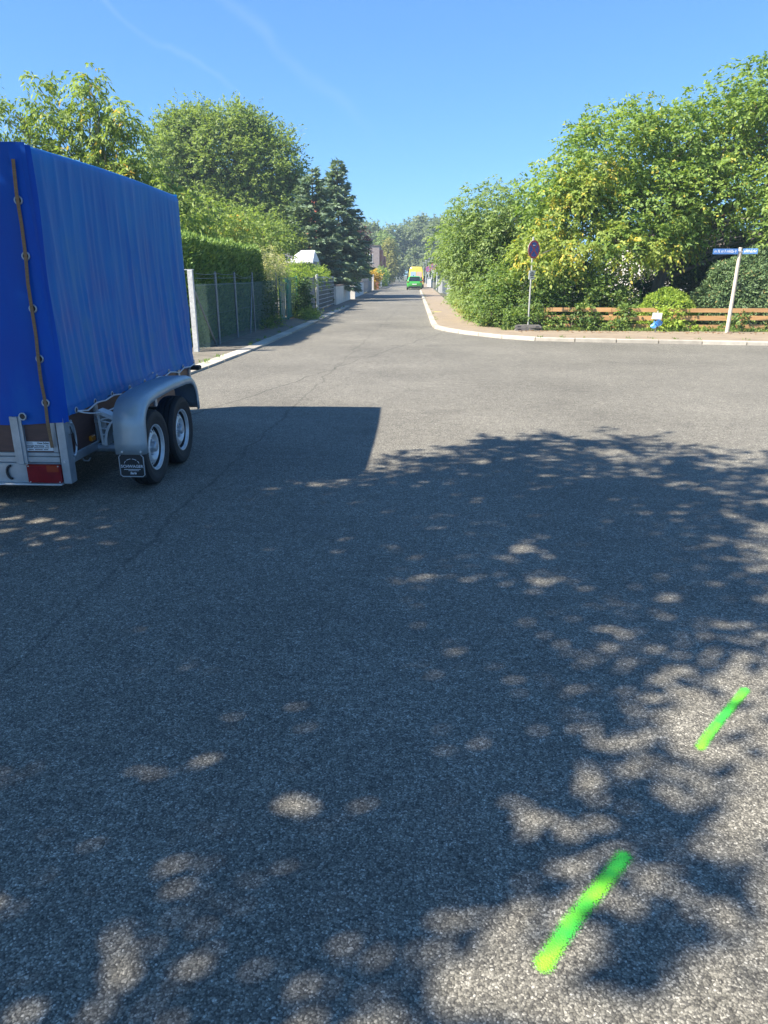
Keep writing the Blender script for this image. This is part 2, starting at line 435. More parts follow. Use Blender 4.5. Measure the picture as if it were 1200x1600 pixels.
plain('base_plastic', (0.17, 0.16, 0.15), (0.11, 0.105, 0.10), 10, 0.85, bump=0.3)
plain('bag_blue', (0.16, 0.40, 0.72), (0.03, 0.18, 0.55), 10, 0.4)
plain('car_green', (0.07, 0.42, 0.06), (0.06, 0.37, 0.05), 3, 0.25, coat=0.8)
plain('van_yellow', (0.80, 0.66, 0.12), (0.76, 0.62, 0.10), 3, 0.28, coat=0.7)
plain('light_blue_print', (0.45, 0.60, 0.72), (0.32, 0.46, 0.60), 3, 0.4)
plain('pink_print', (0.72, 0.50, 0.40), (0.62, 0.42, 0.34), 3, 0.4)
plain('number_plate', (0.75, 0.75, 0.72), None, 10, 0.4)
plain('red_tile', (0.42, 0.11, 0.06), (0.30, 0.075, 0.045), 5, 0.85, per_object=0.12)
plain('brick', (0.46, 0.17, 0.10), (0.38, 0.13, 0.08), 6, 0.9, per_object=0.18)
plain('mortar', (0.40, 0.37, 0.33), None, 8, 0.95)
plain('beige_render', (0.30, 0.25, 0.235), (0.24, 0.20, 0.19), 3, 0.9, bump=0.2)
plain('shed_roof', (0.68, 0.68, 0.68), (0.58, 0.58, 0.58), 5, 0.5)
plain('shed_board', (0.26, 0.26, 0.26), (0.18, 0.18, 0.18), 5, 0.8, stretch=(5, 5, 0.5), per_object=0.1)
plain('lamp_metal', (0.48, 0.50, 0.50), (0.40, 0.42, 0.42), 5, 0.4, metal=0.3)
plain('dry_leaf', (0.30, 0.14, 0.05), (0.2, 0.09, 0.035), 30, 0.8)

leafmat('walnut_leaf', (0.116, 0.196, 0.046), (0.306, 0.392, 0.091), (0.610, 0.405, 0.076), 0.965)
leafmat('oak_leaf', (0.116, 0.189, 0.051), (0.290, 0.370, 0.103))
leafmat('maple_leaf', (0.114, 0.211, 0.048), (0.286, 0.389, 0.094), (0.585, 0.500, 0.076), 0.965)
leafmat('yellow_maple_leaf', (0.17, 0.26, 0.055), (0.33, 0.39, 0.085), (0.58, 0.46, 0.085), 0.90)
leafmat('ash_leaf', (0.125, 0.205, 0.068), (0.280, 0.370, 0.125))
leafmat('ivy_leaf', (0.069, 0.138, 0.040), (0.221, 0.316, 0.084), (0.415, 0.422, 0.106), 0.95)
leafmat('dark_shrub_leaf', (0.031, 0.072, 0.033), (0.083, 0.151, 0.061))
leafmat('thuja_leaf', (0.053, 0.137, 0.048), (0.233, 0.343, 0.077), trans=0.25)
leafmat('yew_leaf', (0.055, 0.110, 0.048), (0.150, 0.225, 0.088), (0.28, 0.22, 0.08), 0.985, trans=0.15)
leafmat('spruce_leaf', (0.085, 0.150, 0.095), (0.215, 0.290, 0.180), trans=0.25)
leafmat('lime_leaf', (0.166, 0.290, 0.043), (0.401, 0.500, 0.091))
leafmat('variegated_leaf', (0.216, 0.281, 0.112), (0.540, 0.518, 0.272), (0.713, 0.648, 0.480), 0.80)
leafmat('plum_leaf', (0.054, 0.024, 0.048), (0.151, 0.065, 0.106))
leafmat('forest_leaf', (0.110, 0.165, 0.094), (0.236, 0.283, 0.160))
leafmat('column_leaf', (0.179, 0.211, 0.068), (0.387, 0.368, 0.122))
leafmat('flower_leaf', (0.367, 0.259, 0.048), (0.670, 0.454, 0.064))


# ------------------------------------------------------------------ mesh helpers
class MB:
    def __init__(self, off=(0, 0, 0)):
        self.v, self.f, self.o = [], [], Vector(off)

    def add(self, vs, fs):
        n = len(self.v)
        self.v += [tuple(Vector(p) - self.o) for p in vs]
        self.f += [tuple(i + n for i in q) for q in fs]
        return self

    def box(self, x0, x1, y0, y1, z0, z1, bev=0.0):
        if bev:
            b = bev
            vs, fs = [], []
            for z, i in ((z0, b), (z0 + b, 0), (z1 - b, 0), (z1, b)):
                vs += [(x0 + i, y0 + i, z), (x1 - i, y0 + i, z), (x1 - i, y1 - i, z), (x0 + i, y1 - i, z)]
            fs.append((3, 2, 1, 0)); fs.append((12, 13, 14, 15))
            for k in range(3):
                for j in range(4):
                    a, c = k * 4 + j, k * 4 + (j + 1) % 4
                    fs.append((a, c, c + 4, a + 4))
            return self.add(vs, fs)
        vs = [(x, y, z) for z in (z0, z1) for (x, y) in ((x0, y0), (x1, y0), (x1, y1), (x0, y1))]
        return self.add(vs, [(3, 2, 1, 0), (4, 5, 6, 7), (0, 1, 5, 4), (1, 2, 6, 5), (2, 3, 7, 6), (3, 0, 4, 7)])

    def tube(self, path, r, n=6, cap=True):
        path = [Vector(p) for p in path]
        rs = r if isinstance(r, (list, tuple)) else [r] * len(path)
        vs, fs = [], []
        up = None
        for i, p in enumerate(path):
            t = (path[min(i + 1, len(path) - 1)] - path[max(i - 1, 0)]).normalized()
            if up is None:
                up = Vector((0, 0, 1)) if abs(t.z) < 0.9 else Vector((1, 0, 0))
            a = t.cross(up).normalized()
            up = a.cross(t).normalized()
            for k in range(n):
                w = 2 * math.pi * k / n
                vs.append(p + (a * math.cos(w) + up * math.sin(w)) * rs[i])
        for i in range(len(path) - 1):
            for k in range(n):
                a, b = i * n + k, i * n + (k + 1) % n
                fs.append((a, b, b + n, a + n))
        if cap:
            fs.append(tuple(reversed(range(n)))); fs.append(tuple(range(len(vs) - n, len(vs))))
        return self.add(vs, fs)

    def prism(self, poly, axis, a0, a1):
        """poly: 2D points; axis 'x' -> poly is (y,z); 'y' -> (x,z); 'z' -> (x,y)."""
        def mk(p, a):
            return (a, p[0], p[1]) if axis == 'x' else (p[0], a, p[1]) if axis == 'y' else (p[0], p[1], a)
        n = len(poly)
        vs = [mk(p, a0) for p in poly] + [mk(p, a1) for p in poly]
        fs = [tuple(reversed(range(n))), tuple(range(n, 2 * n))]
        fs += [(i, (i + 1) % n, n + (i + 1) % n, n + i) for i in range(n)]
        return self.add(vs, fs)

    def lathe_x(self, prof, n, c=(0, 0, 0), teeth=None):
        """Profile (x, radius) spun about the x axis."""
        vs, fs = [], []
        for (x, r) in prof:
            for k in range(n):
                w = 2 * math.pi * k / n
                vs.append((c[0] + x, c[1] + r * math.cos(w), c[2] + r * math.sin(w)))
        for i in range(len(prof) - 1):
            for k in range(n):
                a, b = i * n + k, i * n + (k + 1) % n
                fs.append((a, b, b + n, a + n))
        return self.add(vs, fs)

    def lathe_z(self, prof, n, c=(0, 0, 0)):
        vs, fs = [], []
        for (r, z) in prof:
            for k in range(n):
                w = 2 * math.pi * k / n
                vs.append((c[0] + r * math.cos(w), c[1] + r * math.sin(w), c[2] + z))
        for i in range(len(prof) - 1):
            for k in range(n):
                a, b = i * n + k, i * n + (k + 1) % n
                fs.append((a, b, b + n, a + n))
        fs.append(tuple(reversed(range(n)))); fs.append(tuple(range(len(vs) - n, len(vs))))
        return self.add(vs, fs)

    def grid(self, fn, nu, nv):
        vs = [fn(i / nu, j / nv) for j in range(nv + 1) for i in range(nu + 1)]
        fs = [(j * (nu + 1) + i, j * (nu + 1) + i + 1, (j + 1) * (nu + 1) + i + 1, (j + 1) * (nu + 1) + i)
              for j in range(nv) for i in range(nu)]
        return self.add(vs, fs)

    def build(self, name, mat, parent=None, smooth=False, loc=None):
        me = bpy.data.meshes.new(name)
        me.from_pydata(self.v, [], self.f)
        me.materials.append(M[mat])
        if smooth:
            me.shade_smooth()
            if smooth == 'auto':
                me.set_sharp_from_angle(angle=R(35))
        me.update()
        o = bpy.data.objects.new(name, me)
        col.objects.link(o)
        o.parent = parent
        if loc:
            o.location = loc
        return o


def tag(o, label, cat, group=None):
    o['label'] = label
    o['category'] = cat
    if group:
        o['group'] = group
    return o


def thing(name, loc, label, cat, group=None, rz=0.0):
    o = bpy.data.objects.new(name, None)
    col.objects.link(o)
    o.location = loc
    o.rotation_euler.z = rz
    o.empty_display_size = 0.2
    return tag(o, label, cat, group)


def structure(o):
    o['kind'] = 'structure'
    return o


def copy_tree(o, parent=None, loc=None):
    c = o.copy()
    col.objects.link(c)
    c.parent = parent
    if loc is not None:
        c.location = loc
    for ch in list(o.children):
        copy_tree(ch, c)
    return c


def text_part(name, body, size, mat, parent, matrix, bold=0.0, shear=0.0):
    cu = bpy.data.curves.new(name, 'FONT')
    cu.body = body
    cu.size = size
    cu.align_x = 'CENTER'
    cu.align_y = 'CENTER'
    cu.extrude = 0.0006
    cu.offset = bold
    cu.shear = shear
    cu.resolution_u = 2
    tmp = bpy.data.objects.new(name + '_tmp', cu)
    col.objects.link(tmp)
    dg = bpy.context.evaluated_depsgraph_get()
    me = bpy.data.meshes.new_from_object(tmp.evaluated_get(dg))
    bpy.data.objects.remove(tmp)
    bpy.data.curves.remove(cu)
    me.name = name
    me.materials.clear()
    me.materials.append(M[mat])
    o = bpy.data.objects.new(name, me)
    col.objects.link(o)
    o.parent = parent
    o.matrix_local = matrix
    return o


FACE_CAM = Matrix.Rotation(R(90), 4, 'X')        # text upright in the XZ plane, read from -Y


# ------------------------------------------------------------------ foliage helpers
def unit(a):
    return a / np.maximum(np.linalg.norm(a, axis=1, keepdims=True), 1e-9)


def rand_dirs(n):
    return unit(rng.normal(size=(n, 3)))


def leaf_object(name, P, D, Nn, Ln, W, tint, mat, parent, fold=0.18):
    """One folded four-cornered leaf for each row."""
    n = len(P)
    D = unit(D)
    S = unit(np.cross(D, Nn))
    U = np.cross(S, D)
    Ln = Ln[:, None]; W = W[:, None]
    v = np.empty((n, 4, 3), np.float32)
    v[:, 0] = P
    v[:, 1] = P + D * Ln * 0.42 + S * W * 0.5 + U * W * fold
    v[:, 2] = P + D * Ln - U * Ln * 0.10
    v[:, 3] = P + D * Ln * 0.42 - S * W * 0.5 + U * W * fold
    me = bpy.data.meshes.new(name)
    me.vertices.add(n * 4)
    me.vertices.foreach_set('co', v.reshape(-1))
    me.loops.add(n * 4)
    me.loops.foreach_set('vertex_index', np.arange(n * 4, dtype=np.int32))
    me.polygons.add(n)
    me.polygons.foreach_set('loop_start', np.arange(0, n * 4, 4, dtype=np.int32))
    me.update(calc_edges=True)
    a = me.attributes.new('tint', 'FLOAT', 'FACE')
    a.data.foreach_set('value', tint.astype(np.float32))
    me.materials.append(M[mat])
    o = bpy.data.objects.new(name, me)
    col.objects.link(o)
    o.parent = parent
    return o


def sprays(P, D, k, spray_len, leaf_len, leaf_w, droop, tint_c, spread=0.85, tint_var=0.19):
    """k leaflets in two rows along a drooping stalk for each (P, D); returns leaf arrays."""
    n = len(P)
    t = np.linspace(0.15, 1.0, k)
    side = unit(np.cross(D, np.array([[0, 0, 1.0]]) + rng.normal(scale=0.35, size=(n, 3))))
    pos, dr, nn, ln, wd, tn = [], [], [], [], [], []
    L = spray_len * rng.uniform(0.7, 1.25, n)
    dn = np.array([[0, 0, -1.0]])
    for i, ti in enumerate(t):
        sgn = 1 if i % 2 else -1
        p = P + D * (L * ti)[:, None] + dn * (L * droop * ti * ti)[:, None]
        dd = D * 0.55 + side * (sgn * spread if i < k - 1 else 0.0) + dn * droop * 0.9 + rng.normal(scale=0.25, size=(n, 3))
        pos.append(p); dr.append(unit(dd))
        nn.append(np.array([[0, 0, 0.8]]) + D * 0.4 + rng.normal(scale=0.55, size=(n, 3)))
        ln.append(leaf_len * rng.uniform(0.7, 1.25, n)); wd.append(leaf_w * rng.uniform(0.75, 1.2, n))
        tn.append(np.clip(tint_c + rng.normal(scale=tint_var, size=n), 0, 1))
    return [np.concatenate(a) for a in (pos, dr, nn, ln, wd, tn)]


def crown_points(lobes, clumps_per_m2, per_clump, clump_r, shell=(0.55, 1.0), down_bias=0.0):
    """Clump centres spread through ellipsoid lobes, then spray roots round each clump."""
    PP, DD, TT, CC = [], [], [], []
    for (c, r) in lobes:
        c = np.array(c, float); r = np.array(r, float)
        area = 4 * math.pi * ((r[0] * r[1]) ** 1.6 / 3 + (r[0] * r[2]) ** 1.6 / 3 + (r[1] * r[2]) ** 1.6 / 3) ** (1 / 1.6)
        nc = max(4, int(area * clumps_per_m2))
        u = rand_dirs(nc)
        rad = rng.uniform(shell[0], shell[1], nc)[:, None]
        cc = c + u * r * rad
        CC.append(cc)
        tint = np.clip(rng.normal(0.5, 0.17, nc), 0, 1)
        for j in range(nc):
            m = max(2, int(per_clump * rng.uniform(0.6, 1.4)))
            cr = clump_r * rng.uniform(0.65, 1.3)
            g = rng.normal(scale=0.5, size=(m, 3)) * cr * np.array([1, 1, 0.7])
            p = cc[j] + g
            out = unit((p - c) / r)
            d = unit(out * 0.8 + unit(g + 1e-6) * 0.7 + rng.normal(scale=0.4, size=(m, 3)) + np.array([0, 0, -down_bias]))
            PP.append(p); DD.append(d); TT.append(np.full(m, tint[j]))
    return np.concatenate(PP), np.concatenate(DD), np.concatenate(TT), np.concatenate(CC)


def wood(name, base, top, r0, targets, mat, parent, off, seed=0, limb_r=0.05):
    """A tapered, slightly bent trunk and limbs that reach into the clumps."""
    rr = random.Random(seed)
    mb = MB(off)
    b, t = Vector(base), Vector(top)
    h = (t - b).length
    pts, rs = [], []
    for i in range(9):
        f = i / 8
        p = b.lerp(t, f) + Vector((rr.uniform(-1, 1), rr.uniform(-1, 1), 0)) * 0.025 * h * (1 if 0 < i < 8 else 0)
        pts.append(p); rs.append(r0 * (1.0 - 0.78 * f) * (1.35 if i == 0 else 1))
    mb.tube(pts, rs, 8)
    for c in targets:
        c = Vector(c)
        f = min(max((c.z - b.z) / max(h, .1) * rr.uniform(0.45, 0.75), 0.18), 0.97)
        k = f * 8
        s = pts[int(k)].lerp(pts[min(int(k) + 1, 8)], k - int(k))
        mid = s.lerp(c, 0.5) + Vector((rr.uniform(-.1, .1), rr.uniform(-.1, .1), 0.08)) * (c - s).length
        q1 = s.lerp(mid, 0.5) + Vector((0, 0, 0.02)) * (c - s).length
        lr = min(limb_r * (0.6 + 0.25 * (c - s).length), r0 * 0.6)
        mb.tube([s, q1, mid, c], [lr, lr * 0.75, lr * 0.5, lr * 0.2], 5, cap=False)
    return mb.build(name, mat, parent, smooth=True)


def tree(name, label, cat, base, top, r0, lobes, mat, bark='bark', density=2.0, per_clump=9, clump_r=0.5, k=5, spray=0.3,
         leaf=(0.12, 0.05), droop=0.35, group=None, shell=(0.5, 1.0), limbs=40, seed=1, spread=0.85, extra=None, limb_r=0.05, extra_density=1.2):
    e = thing(name, base, label, cat, group)
    P, D, T, C = crown_points(lobes, density, per_clump, clump_r, shell)
    if extra:
        P2, D2, T2, C2 = crown_points(extra, extra_density, per_clump, clump_r, (0.2, 1.0))
        P, D, T, C = np.concatenate([P, P2]), np.concatenate([D, D2]), np.concatenate([T, T2]), np.concatenate([C, C2])
    A = sprays(P, D, k, spray, leaf[0], leaf[1], droop, T, spread)
    A[0] = A[0] - np.array(base)
    idx = rng.choice(len(C), min(limbs, len(C)), replace=False)
    wood('trunk', base, top, r0, [C[i] for i in idx], bark, e, base, seed, limb_r)
    leaf_object('crown', *A, mat, e)
    return e, A


def bush(name, label, cat, base, lobes, mat, density=4.0, per_clump=8, clump_r=0.3, k=4, spray=0.18, leaf=(0.09, 0.05), droop=0.2,
         group=None, shell=(0.6, 1.0), core=0.0, core_mat='dark_shrub_leaf', stems=8, cut_z=0.02):
    e = thing(name, base, label, cat, group)
    P, D, T, C = crown_points(lobes, density, per_clump, clump_r, shell)
    keep = P[:, 2] > cut_z
    A = sprays(P[keep], D[keep], k, spray, leaf[0], leaf[1], droop, T[keep])
    A[0][:, 2] = np.maximum(A[0][:, 2], 0.03)
    A[0] = A[0] - np.array(base)
    leaf_object('foliage', *A, mat, e)
    mb = MB(base)
    idx = rng.choice(len(C), min(stems, len(C)), replace=False)
    for i in idx:
        c = Vector(C[i])
        c.z = max(c.z, 0.2)
        s = Vector(base)
        q = Vector((s.x + (c.x - s.x) * 0.6, s.y + (c.y - s.y) * 0.6, base[2] + 0.06))
        mb.tube([s, q, q.lerp(c, 0.5) + Vector((0, 0, 0.04)), c], [0.022, 0.018, 0.012, 0.005], 4, cap=False)
    mb.build('stems', 'bark', e)
    return e


def sheet(name, pts, z, mat, parent=None, thick=None):
    mb = MB()
    if thick:
        mb.prism(pts, 'z', z - thick, z)
    else:
        mb.add([(x, y, z) for x, y in pts], [tuple(range(len(pts)))])
    return mb.build(name, mat, parent)


# ================================================================== SETTING
structure(sheet('ground', [(-900, -600), (900, -600), (900, 1800), (-900, 1800)], 0.0, 'ground'))
# the junction and the street beyond as one asphalt sheet
road_right = [(60, 14.5), (20, 16.4), (12, 17.3), (8.45, 17.68), (5.61, 18.24), (3.9, 18.55), (3.05, 18.86), (2.45, 19.35), (2.02, 19.95), (1.45, 20.9), (1.06, 21.8), (0.78, 22.6), (0.66, 23.4), (0.64, 26), (0.68, 45), (0.75, 75), (0.8, 120), (0.5, 185), (-6, 240)]
road_left = [(-14, 240), (-4.9, 185), (-4.5, 120), (-4.45, 85), (-4.35, 52), (-4.3, 41.5), (-3.38, 40.6), (-3.40, 30), (-3.43, 22.3), (-3.52, 16.5), (-3.72, 12.2), (-4.05, 8), (-4.8, 3), (-6.5, -1), (-12, -4), (-60, -5)]
road_poly = [(-60, -30), (60, -30)] + road_right + road_left
structure(sheet('road', road_poly, 0.004, 'asphalt'))

# right pavement: a raised slab of sandy asphalt behind the kerb
KW = 0.13


def offset_line(line, d):
    out = []
    for i, (x, y) in enumerate(line):
        x0, y0 = line[max(i - 1, 0)]; x1, y1 = line[min(i + 1, len(line) - 1)]
        tx, ty = x1 - x0, y1 - y0
        l = math.hypot(tx, ty)
        out.append((x + ty / l * d, y - tx / l * d))
    return out


kr = road_right[1:-1]
inner = offset_line(kr, KW)
back = [(2.55, 185), (2.6, 120), (2.35, 75), (2.15, 45), (2.1, 26), (2.2, 24.0), (2.7, 22.3), (3.6, 21.75), (10, 21.1), (20, 20)]
structure(sheet('pavement', inner + back, 0.085, 'sidewalk', thick=0.08))

kerb_e = bpy.data.objects.new('kerb', None)
col.objects.link(kerb_e)
structure(kerb_e)


def kerb_run(line, d0, d1, z, parent, mat='kerb_concrete', step=1.0, maxn=70, name='kerb_stone', gap=0.011):
    """Kerb stones laid end to end along a line, each a block of its own."""
    seg = [0]
    for a, b in zip(line, line[1:]):
        seg.append(seg[-1] + math.hypot(b[0] - a[0], b[1] - a[1]))

    def at(s):
        s = min(max(s, 0), seg[-1])
        for i in range(len(seg) - 1):
            if s <= seg[i + 1] + 1e-9:
                f = (s - seg[i]) / max(seg[i + 1] - seg[i], 1e-9)
                return Vector((line[i][0] + (line[i + 1][0] - line[i][0]) * f, line[i][1] + (line[i + 1][1] - line[i][1]) * f, 0))
    n = int(seg[-1] / step)
    for i in range(min(n, maxn)):
        a, b = at(i * step + gap), at((i + 1) * step - gap)
        t = (b - a).normalized()
        nrm = Vector((t.y, -t.x, 0))
        zz = z + random.uniform(-0.004, 0.004)
        c = (a + b) / 2
        q = [a + nrm * d0, b + nrm * d0, b + nrm * d1, a + nrm * d1]
        ch = 0.012
        q2 = [a + nrm * (d0 + ch), b + nrm * (d0 + ch), b + nrm * d1, a + nrm * d1]
        vs = [p - c for p in q] + [p - c + Vector((0, 0, zz - ch)) for p in q] + [p - c + Vector((0, 0, zz)) for p in q2]
        fs = [(4, 5, 1, 0), (5, 6, 2, 1), (6, 7, 3, 2), (7, 4, 0, 3), (8, 9, 5, 4), (9, 10, 6, 5), (10, 11, 7, 6), (11, 8, 4, 7), (11, 10, 9, 8)]
        MB().add(vs, [tuple(reversed(f)) for f in fs]).build(name, mat, parent, loc=c)


kerb_run(kr[1:], 0.0, KW + 0.03, 0.094, kerb_e, step=1.0, maxn=72)
# low flat kerb on the left with the verge behind it
kl = [p for p in reversed(road_left) if 0 < p[1] < 41]
kerb_run(kl, -0.30, 0.0, 0.045, kerb_e, step=1.0, maxn=44)
vin = offset_line(kl, -0.28)
structure(sheet('verge', [(p[0], p[1]) for p in vin] + [(-4.9, 41.5), (-5.3, 30), (-5.3, 10), (-6.5, 2)], 0.036, 'verge', thick=0.03))


def paint_strip(name, a, b, w, mat, label, z=0.009, group=None):
    a, b = Vector((a[0], a[1], z)), Vector((b[0], b[1], z))
    c = (a + b) / 2
    t = (b - a).normalized(); n = Vector((-t.y, t.x, 0)) * w / 2
    nseg = 12
    vs, fs, uvs = [], [], []
    for i in range(nseg + 1):
        f = i / nseg
        p = a.lerp(b, f) + n * 0.12 * math.sin(f * 5) - c
        vs += [p + n, p - n]
        uvs += [(0, f), (1, f)]
    for i in range(nseg):
        fs.append((2 * i, 2 * i + 1, 2 * i + 3, 2 * i + 2))
    me = bpy.data.meshes.new(name)
    me.from_pydata(vs, [], fs)
    ul = me.uv_layers.new(name='UVMap')
    for lp in me.loops:
        ul.data[lp.index].uv = uvs[lp.vertex_index]
    me.materials.append(M[mat])
    o = bpy.data.objects.new(name, me)
    o.location = c
    col.objects.link(o)
    return tag(o, label, 'paint mark', group)


paint_strip('paint_mark', (0.315, 1.275), (0.65, 1.69), 0.084, 'green_spray', 'wider bright green sprayed line on the asphalt, ending in a yellowish blot')
paint_strip('paint_mark', (1.02, 2.145), (1.385, 2.585), 0.066, 'green_spray', 'thinner darker green sprayed line on the asphalt beside a pale worn spot')
paint_strip('paint_mark', (0.93, 32.0), (1.22, 32.3), 0.5, 'yellow_spray', 'small yellow sprayed mark on the sandy pavement', z=0.092)


# tufts of grass in the kerb joints
wp_, wd_ = [], []
for (x, y) in [(-3.86 + 0.012 * i, 12.5 + i * 0.9) for i in range(30)] + [(0.86 + 0.002 * i, 24 + i * 1.3) for i in range(34)] + [(3.3 + i * 0.55, 18.98 - 0.075 * i) for i in range(20)]:
    if rng.random() < 0.45:
        continue
    m_ = int(rng.integers(8, 30))
    wp_.append(np.stack([x + rng.normal(0, 0.03, m_), y + rng.normal(0, 0.12, m_), np.full(m_, 0.05)], 1))
    wd_.append(np.stack([rng.normal(0, 0.5, m_), rng.normal(0, 0.5, m_), np.ones(m_)], 1))
wp_, wd_ = np.concatenate(wp_), np.concatenate(wd_)
kw_ = leaf_object('kerb_weeds', wp_, wd_, rand_dirs(len(wp_)), rng.uniform(0.05, 0.11, len(wp_)), rng.uniform(0.008, 0.02, len(wp_)), rng.uniform(0, 1, len(wp_)), 'ivy_leaf', None)
tag(kw_, 'small tufts of weeds growing in the kerb joints', 'weeds'); kw_['kind'] = 'stuff'

# ================================================================== TRAILER
TX, TY = -3.39, 6.5
trailer = thing('box_trailer', (TX, TY, 0), 'tandem axle box trailer with tall faded blue tarpaulin and brown plywood sides', 'trailer')
TO = (TX, TY, 0)
XR, XL, YR, YF = -2.50, -4.28, 4.97, 8.0          # board faces
ZT = 2.40


def T():
    return MB(TO)


nrng = np.random.default_rng(3)
fold_f = [(nrng.uniform(2, 5.5), nrng.uniform(0, 6.3), nrng.uniform(-0.5, 0.5), nrng.uniform(0.3, 1)) for _ in range(4)]
fold_g = [(nrng.uniform(6, 17), nrng.uniform(0, 6.3), nrng.uniform(-0.75, 0.25), nrng.uniform(0.25, 1)) for _ in range(7)]


def folds(u, z):
    """Vertical creases of the hanging sheet, stronger towards the tied hem."""
    h = min(max((ZT - z) / 1.75, 0), 1)
    a = sum(w * math.sin(f * (u + s * (ZT - z) * 0.25) + p) for f, p, s, w in fold_f) * 0.016
    g = 0
    for f, p, s, w in fold_g:
        q = math.sin(f * (u + s * (ZT - z) * 0.28) + p + 0.8 * math.sin(2.1 * z + p))
        g += w * (1 - abs(q)) ** 3.0
    return a * (0.25 + h) + (g - 1.6) * 0.015 * (0.12 + h ** 0.9) * (1 - 0.65 * max(0, (h - 0.85) / 0.15))


def hem(u):
    return 0.640 + 0.014 * u / 3.0 + 0.004 * math.cos(u * 2 * math.pi / 0.36)


# the cover: right side, roof, left side as one wrapped sheet
prof_n = 34


def cover(u, v):
    y = YR - 0.015 + v * (YF - YR + 0.03)
    yy = y - YR
    roof = ZT + 0.02 * math.sin(math.pi * v)
    rc = 0.055
    w = XR + 0.025, XL - 0.025
    # u: 0..0.42 right side going up, 0.42..0.58 roof, 0.58..1 left side going down
    if u <= 0.42:
        f = u / 0.42
        z0 = hem(yy)
        z = z0 + (roof - rc - z0) * f
        d = folds(yy, z)
        if f < 0.05:
            d += 0.006
        return (w[0] + d, y, z)
    if u < 0.58:
        f = (u - 0.42) / 0.16
        if f < 0.2:
            a = f / 0.2 * math.pi / 2
            return (w[0] - rc + rc * math.cos(a), y, roof - rc + rc * math.sin(a))
        if f > 0.8:
            a = (f - 0.8) / 0.2 * math.pi / 2
            return (w[1] + rc - rc * math.sin(a), y, roof - rc + rc * math.cos(a))
        g = (f - 0.2) / 0.6
        return (w[0] - rc + (w[1] - w[0] + 2 * rc) * g, y, roof + 0.045 * math.sin(math.pi * g) - 0.012 * abs(math.sin(3 * math.pi * v)) * math.sin(math.pi * g))
    f = (1 - u) / 0.42
    z0 = hem(yy)
    z = z0 + (roof - rc - z0) * f
    return (w[1] - folds(yy + 5, z), y, z)


tp = T().grid(cover, 100, 150).build('tarpaulin', 'tarp', trailer, smooth=True)


def rear_sheet(u, v):
    x = XL - 0.03 + u * (XR - XL + 0.055 + 0.002)
    z = 0.585 + 0.01 * math.sin(x * 7) + v * (ZT - 0.01 - 0.585) + (0.05 * math.sin(math.pi * u) * v)
    d = 0.010 * math.sin(x * 3.3 + 1) * (1 - v) + 0.006 * math.sin(x * 9 + z * 2)
    if u > 0.965:
        d += 0.012
    return (x, YR - 0.03 - d, z)


T().grid(rear_sheet, 70, 60).build('rear_curtain', 'tarp_clean', trailer, smooth=True)
# the overlapping edge of the side sheet folded round the rear corner
T().grid(lambda u, v: (XR - 0.085 + 0.128 * u + 0.006 * math.sin(9 * v), YR - 0.058 + 0.048 * u ** 3 + 0.004 * math.sin(14 * v + 3 * u), 0.60 + v * (ZT - 0.012 - 0.60)), 6, 50).build('corner_flap', 'tarp_clean', trailer, smooth=True)
T().grid(lambda u, v: (XL - 0.02 + u * (XR - XL + 0.04), YF + 0.012, 0.66 + v * (ZT - 0.66)), 10, 10).build('front_curtain', 'tarp', trailer)
T().box(XL - 0.018, XR + 0.018, YR + 0.0, YF, 0.66, 0.664).build('inner_floor', 'black_steel', trailer)
# hem stitching band: a welded strip along the bottom of the right side
T().grid(lambda u, v: (XR + 0.0335 + folds(u * 3.03, 0.66) + 0.0045, YR - 0.01 + u * 3.05, hem(u * 3.03) - 0.002 + v * 0.055), 120, 1).build('hem_band', 'tarp', trailer, smooth=True)


def ring_y(mb, c, r, w, n=16):
    p = []
    for k in range(n + 1):
        a = 2 * math.pi * k / n
        p.append((c[0] + r * math.cos(a), c[1], c[2] + r * math.sin(a)))
    return mb.tube(p, w, 5, cap=False)


def eyelet_rear(x, z, y=YR - 0.066):
    e = ring_y(T(), (x, y, z), 0.024, 0.006).build('eyelet', 'galvanised', trailer, smooth=True)
    T().prism([(x + 0.019 * math.cos(a), z + 0.019 * math.sin(a)) for a in [2 * math.pi * i / 12 for i in range(12)]], 'y', y - 0.001, y + 0.004).build('eyelet_hole', 'black_steel', e)


for z in (2.06, 1.72, 1.385, 1.05, 0.745):
    eyelet_rear(-2.553 - 0.026 * (2.3 - z) / 1.6, z)
eyelet_rear(-2.765, 0.645, YR - 0.058)
eyelet_rear(-3.2, 0.645, YR - 0.058)
# brown webbing strap threaded down the rear corner
sp = []
for z, x in ((2.30, -2.545), (2.1, -2.552), (1.9, -2.556), (1.72, -2.560), (1.55, -2.566), (1.385, -2.570), (1.2, -2.573), (1.05, -2.575), (0.9, -2.580), (0.745, -2.578), (0.60, -2.580), (0.50, -2.588), (0.415, -2.592)):
    sp.append((x, z))
mb = T()
vs, fs = [], []
for i, (x, z) in enumerate(sp):
    yb = YR - 0.080 - 0.008 * math.sin(i * 1.9) + (0.03 if z < 0.55 else 0)
    for dx, dy in ((-0.011, 0), (0.011, 0), (0.011, 0.005), (-0.011, 0.005)):
        vs.append((x + dx, yb + dy, z))
for i in range(len(sp) - 1):
    for k in range(4):
        a, b = i * 4 + k, i * 4 + (k + 1) % 4
        fs.append((a, b, b + 4, a + 4))
fs += [(0, 1, 2, 3), tuple(len(vs) - 1 - i for i in range(4))]
mb.add(vs, fs).build('strap', 'strap_web', trailer)

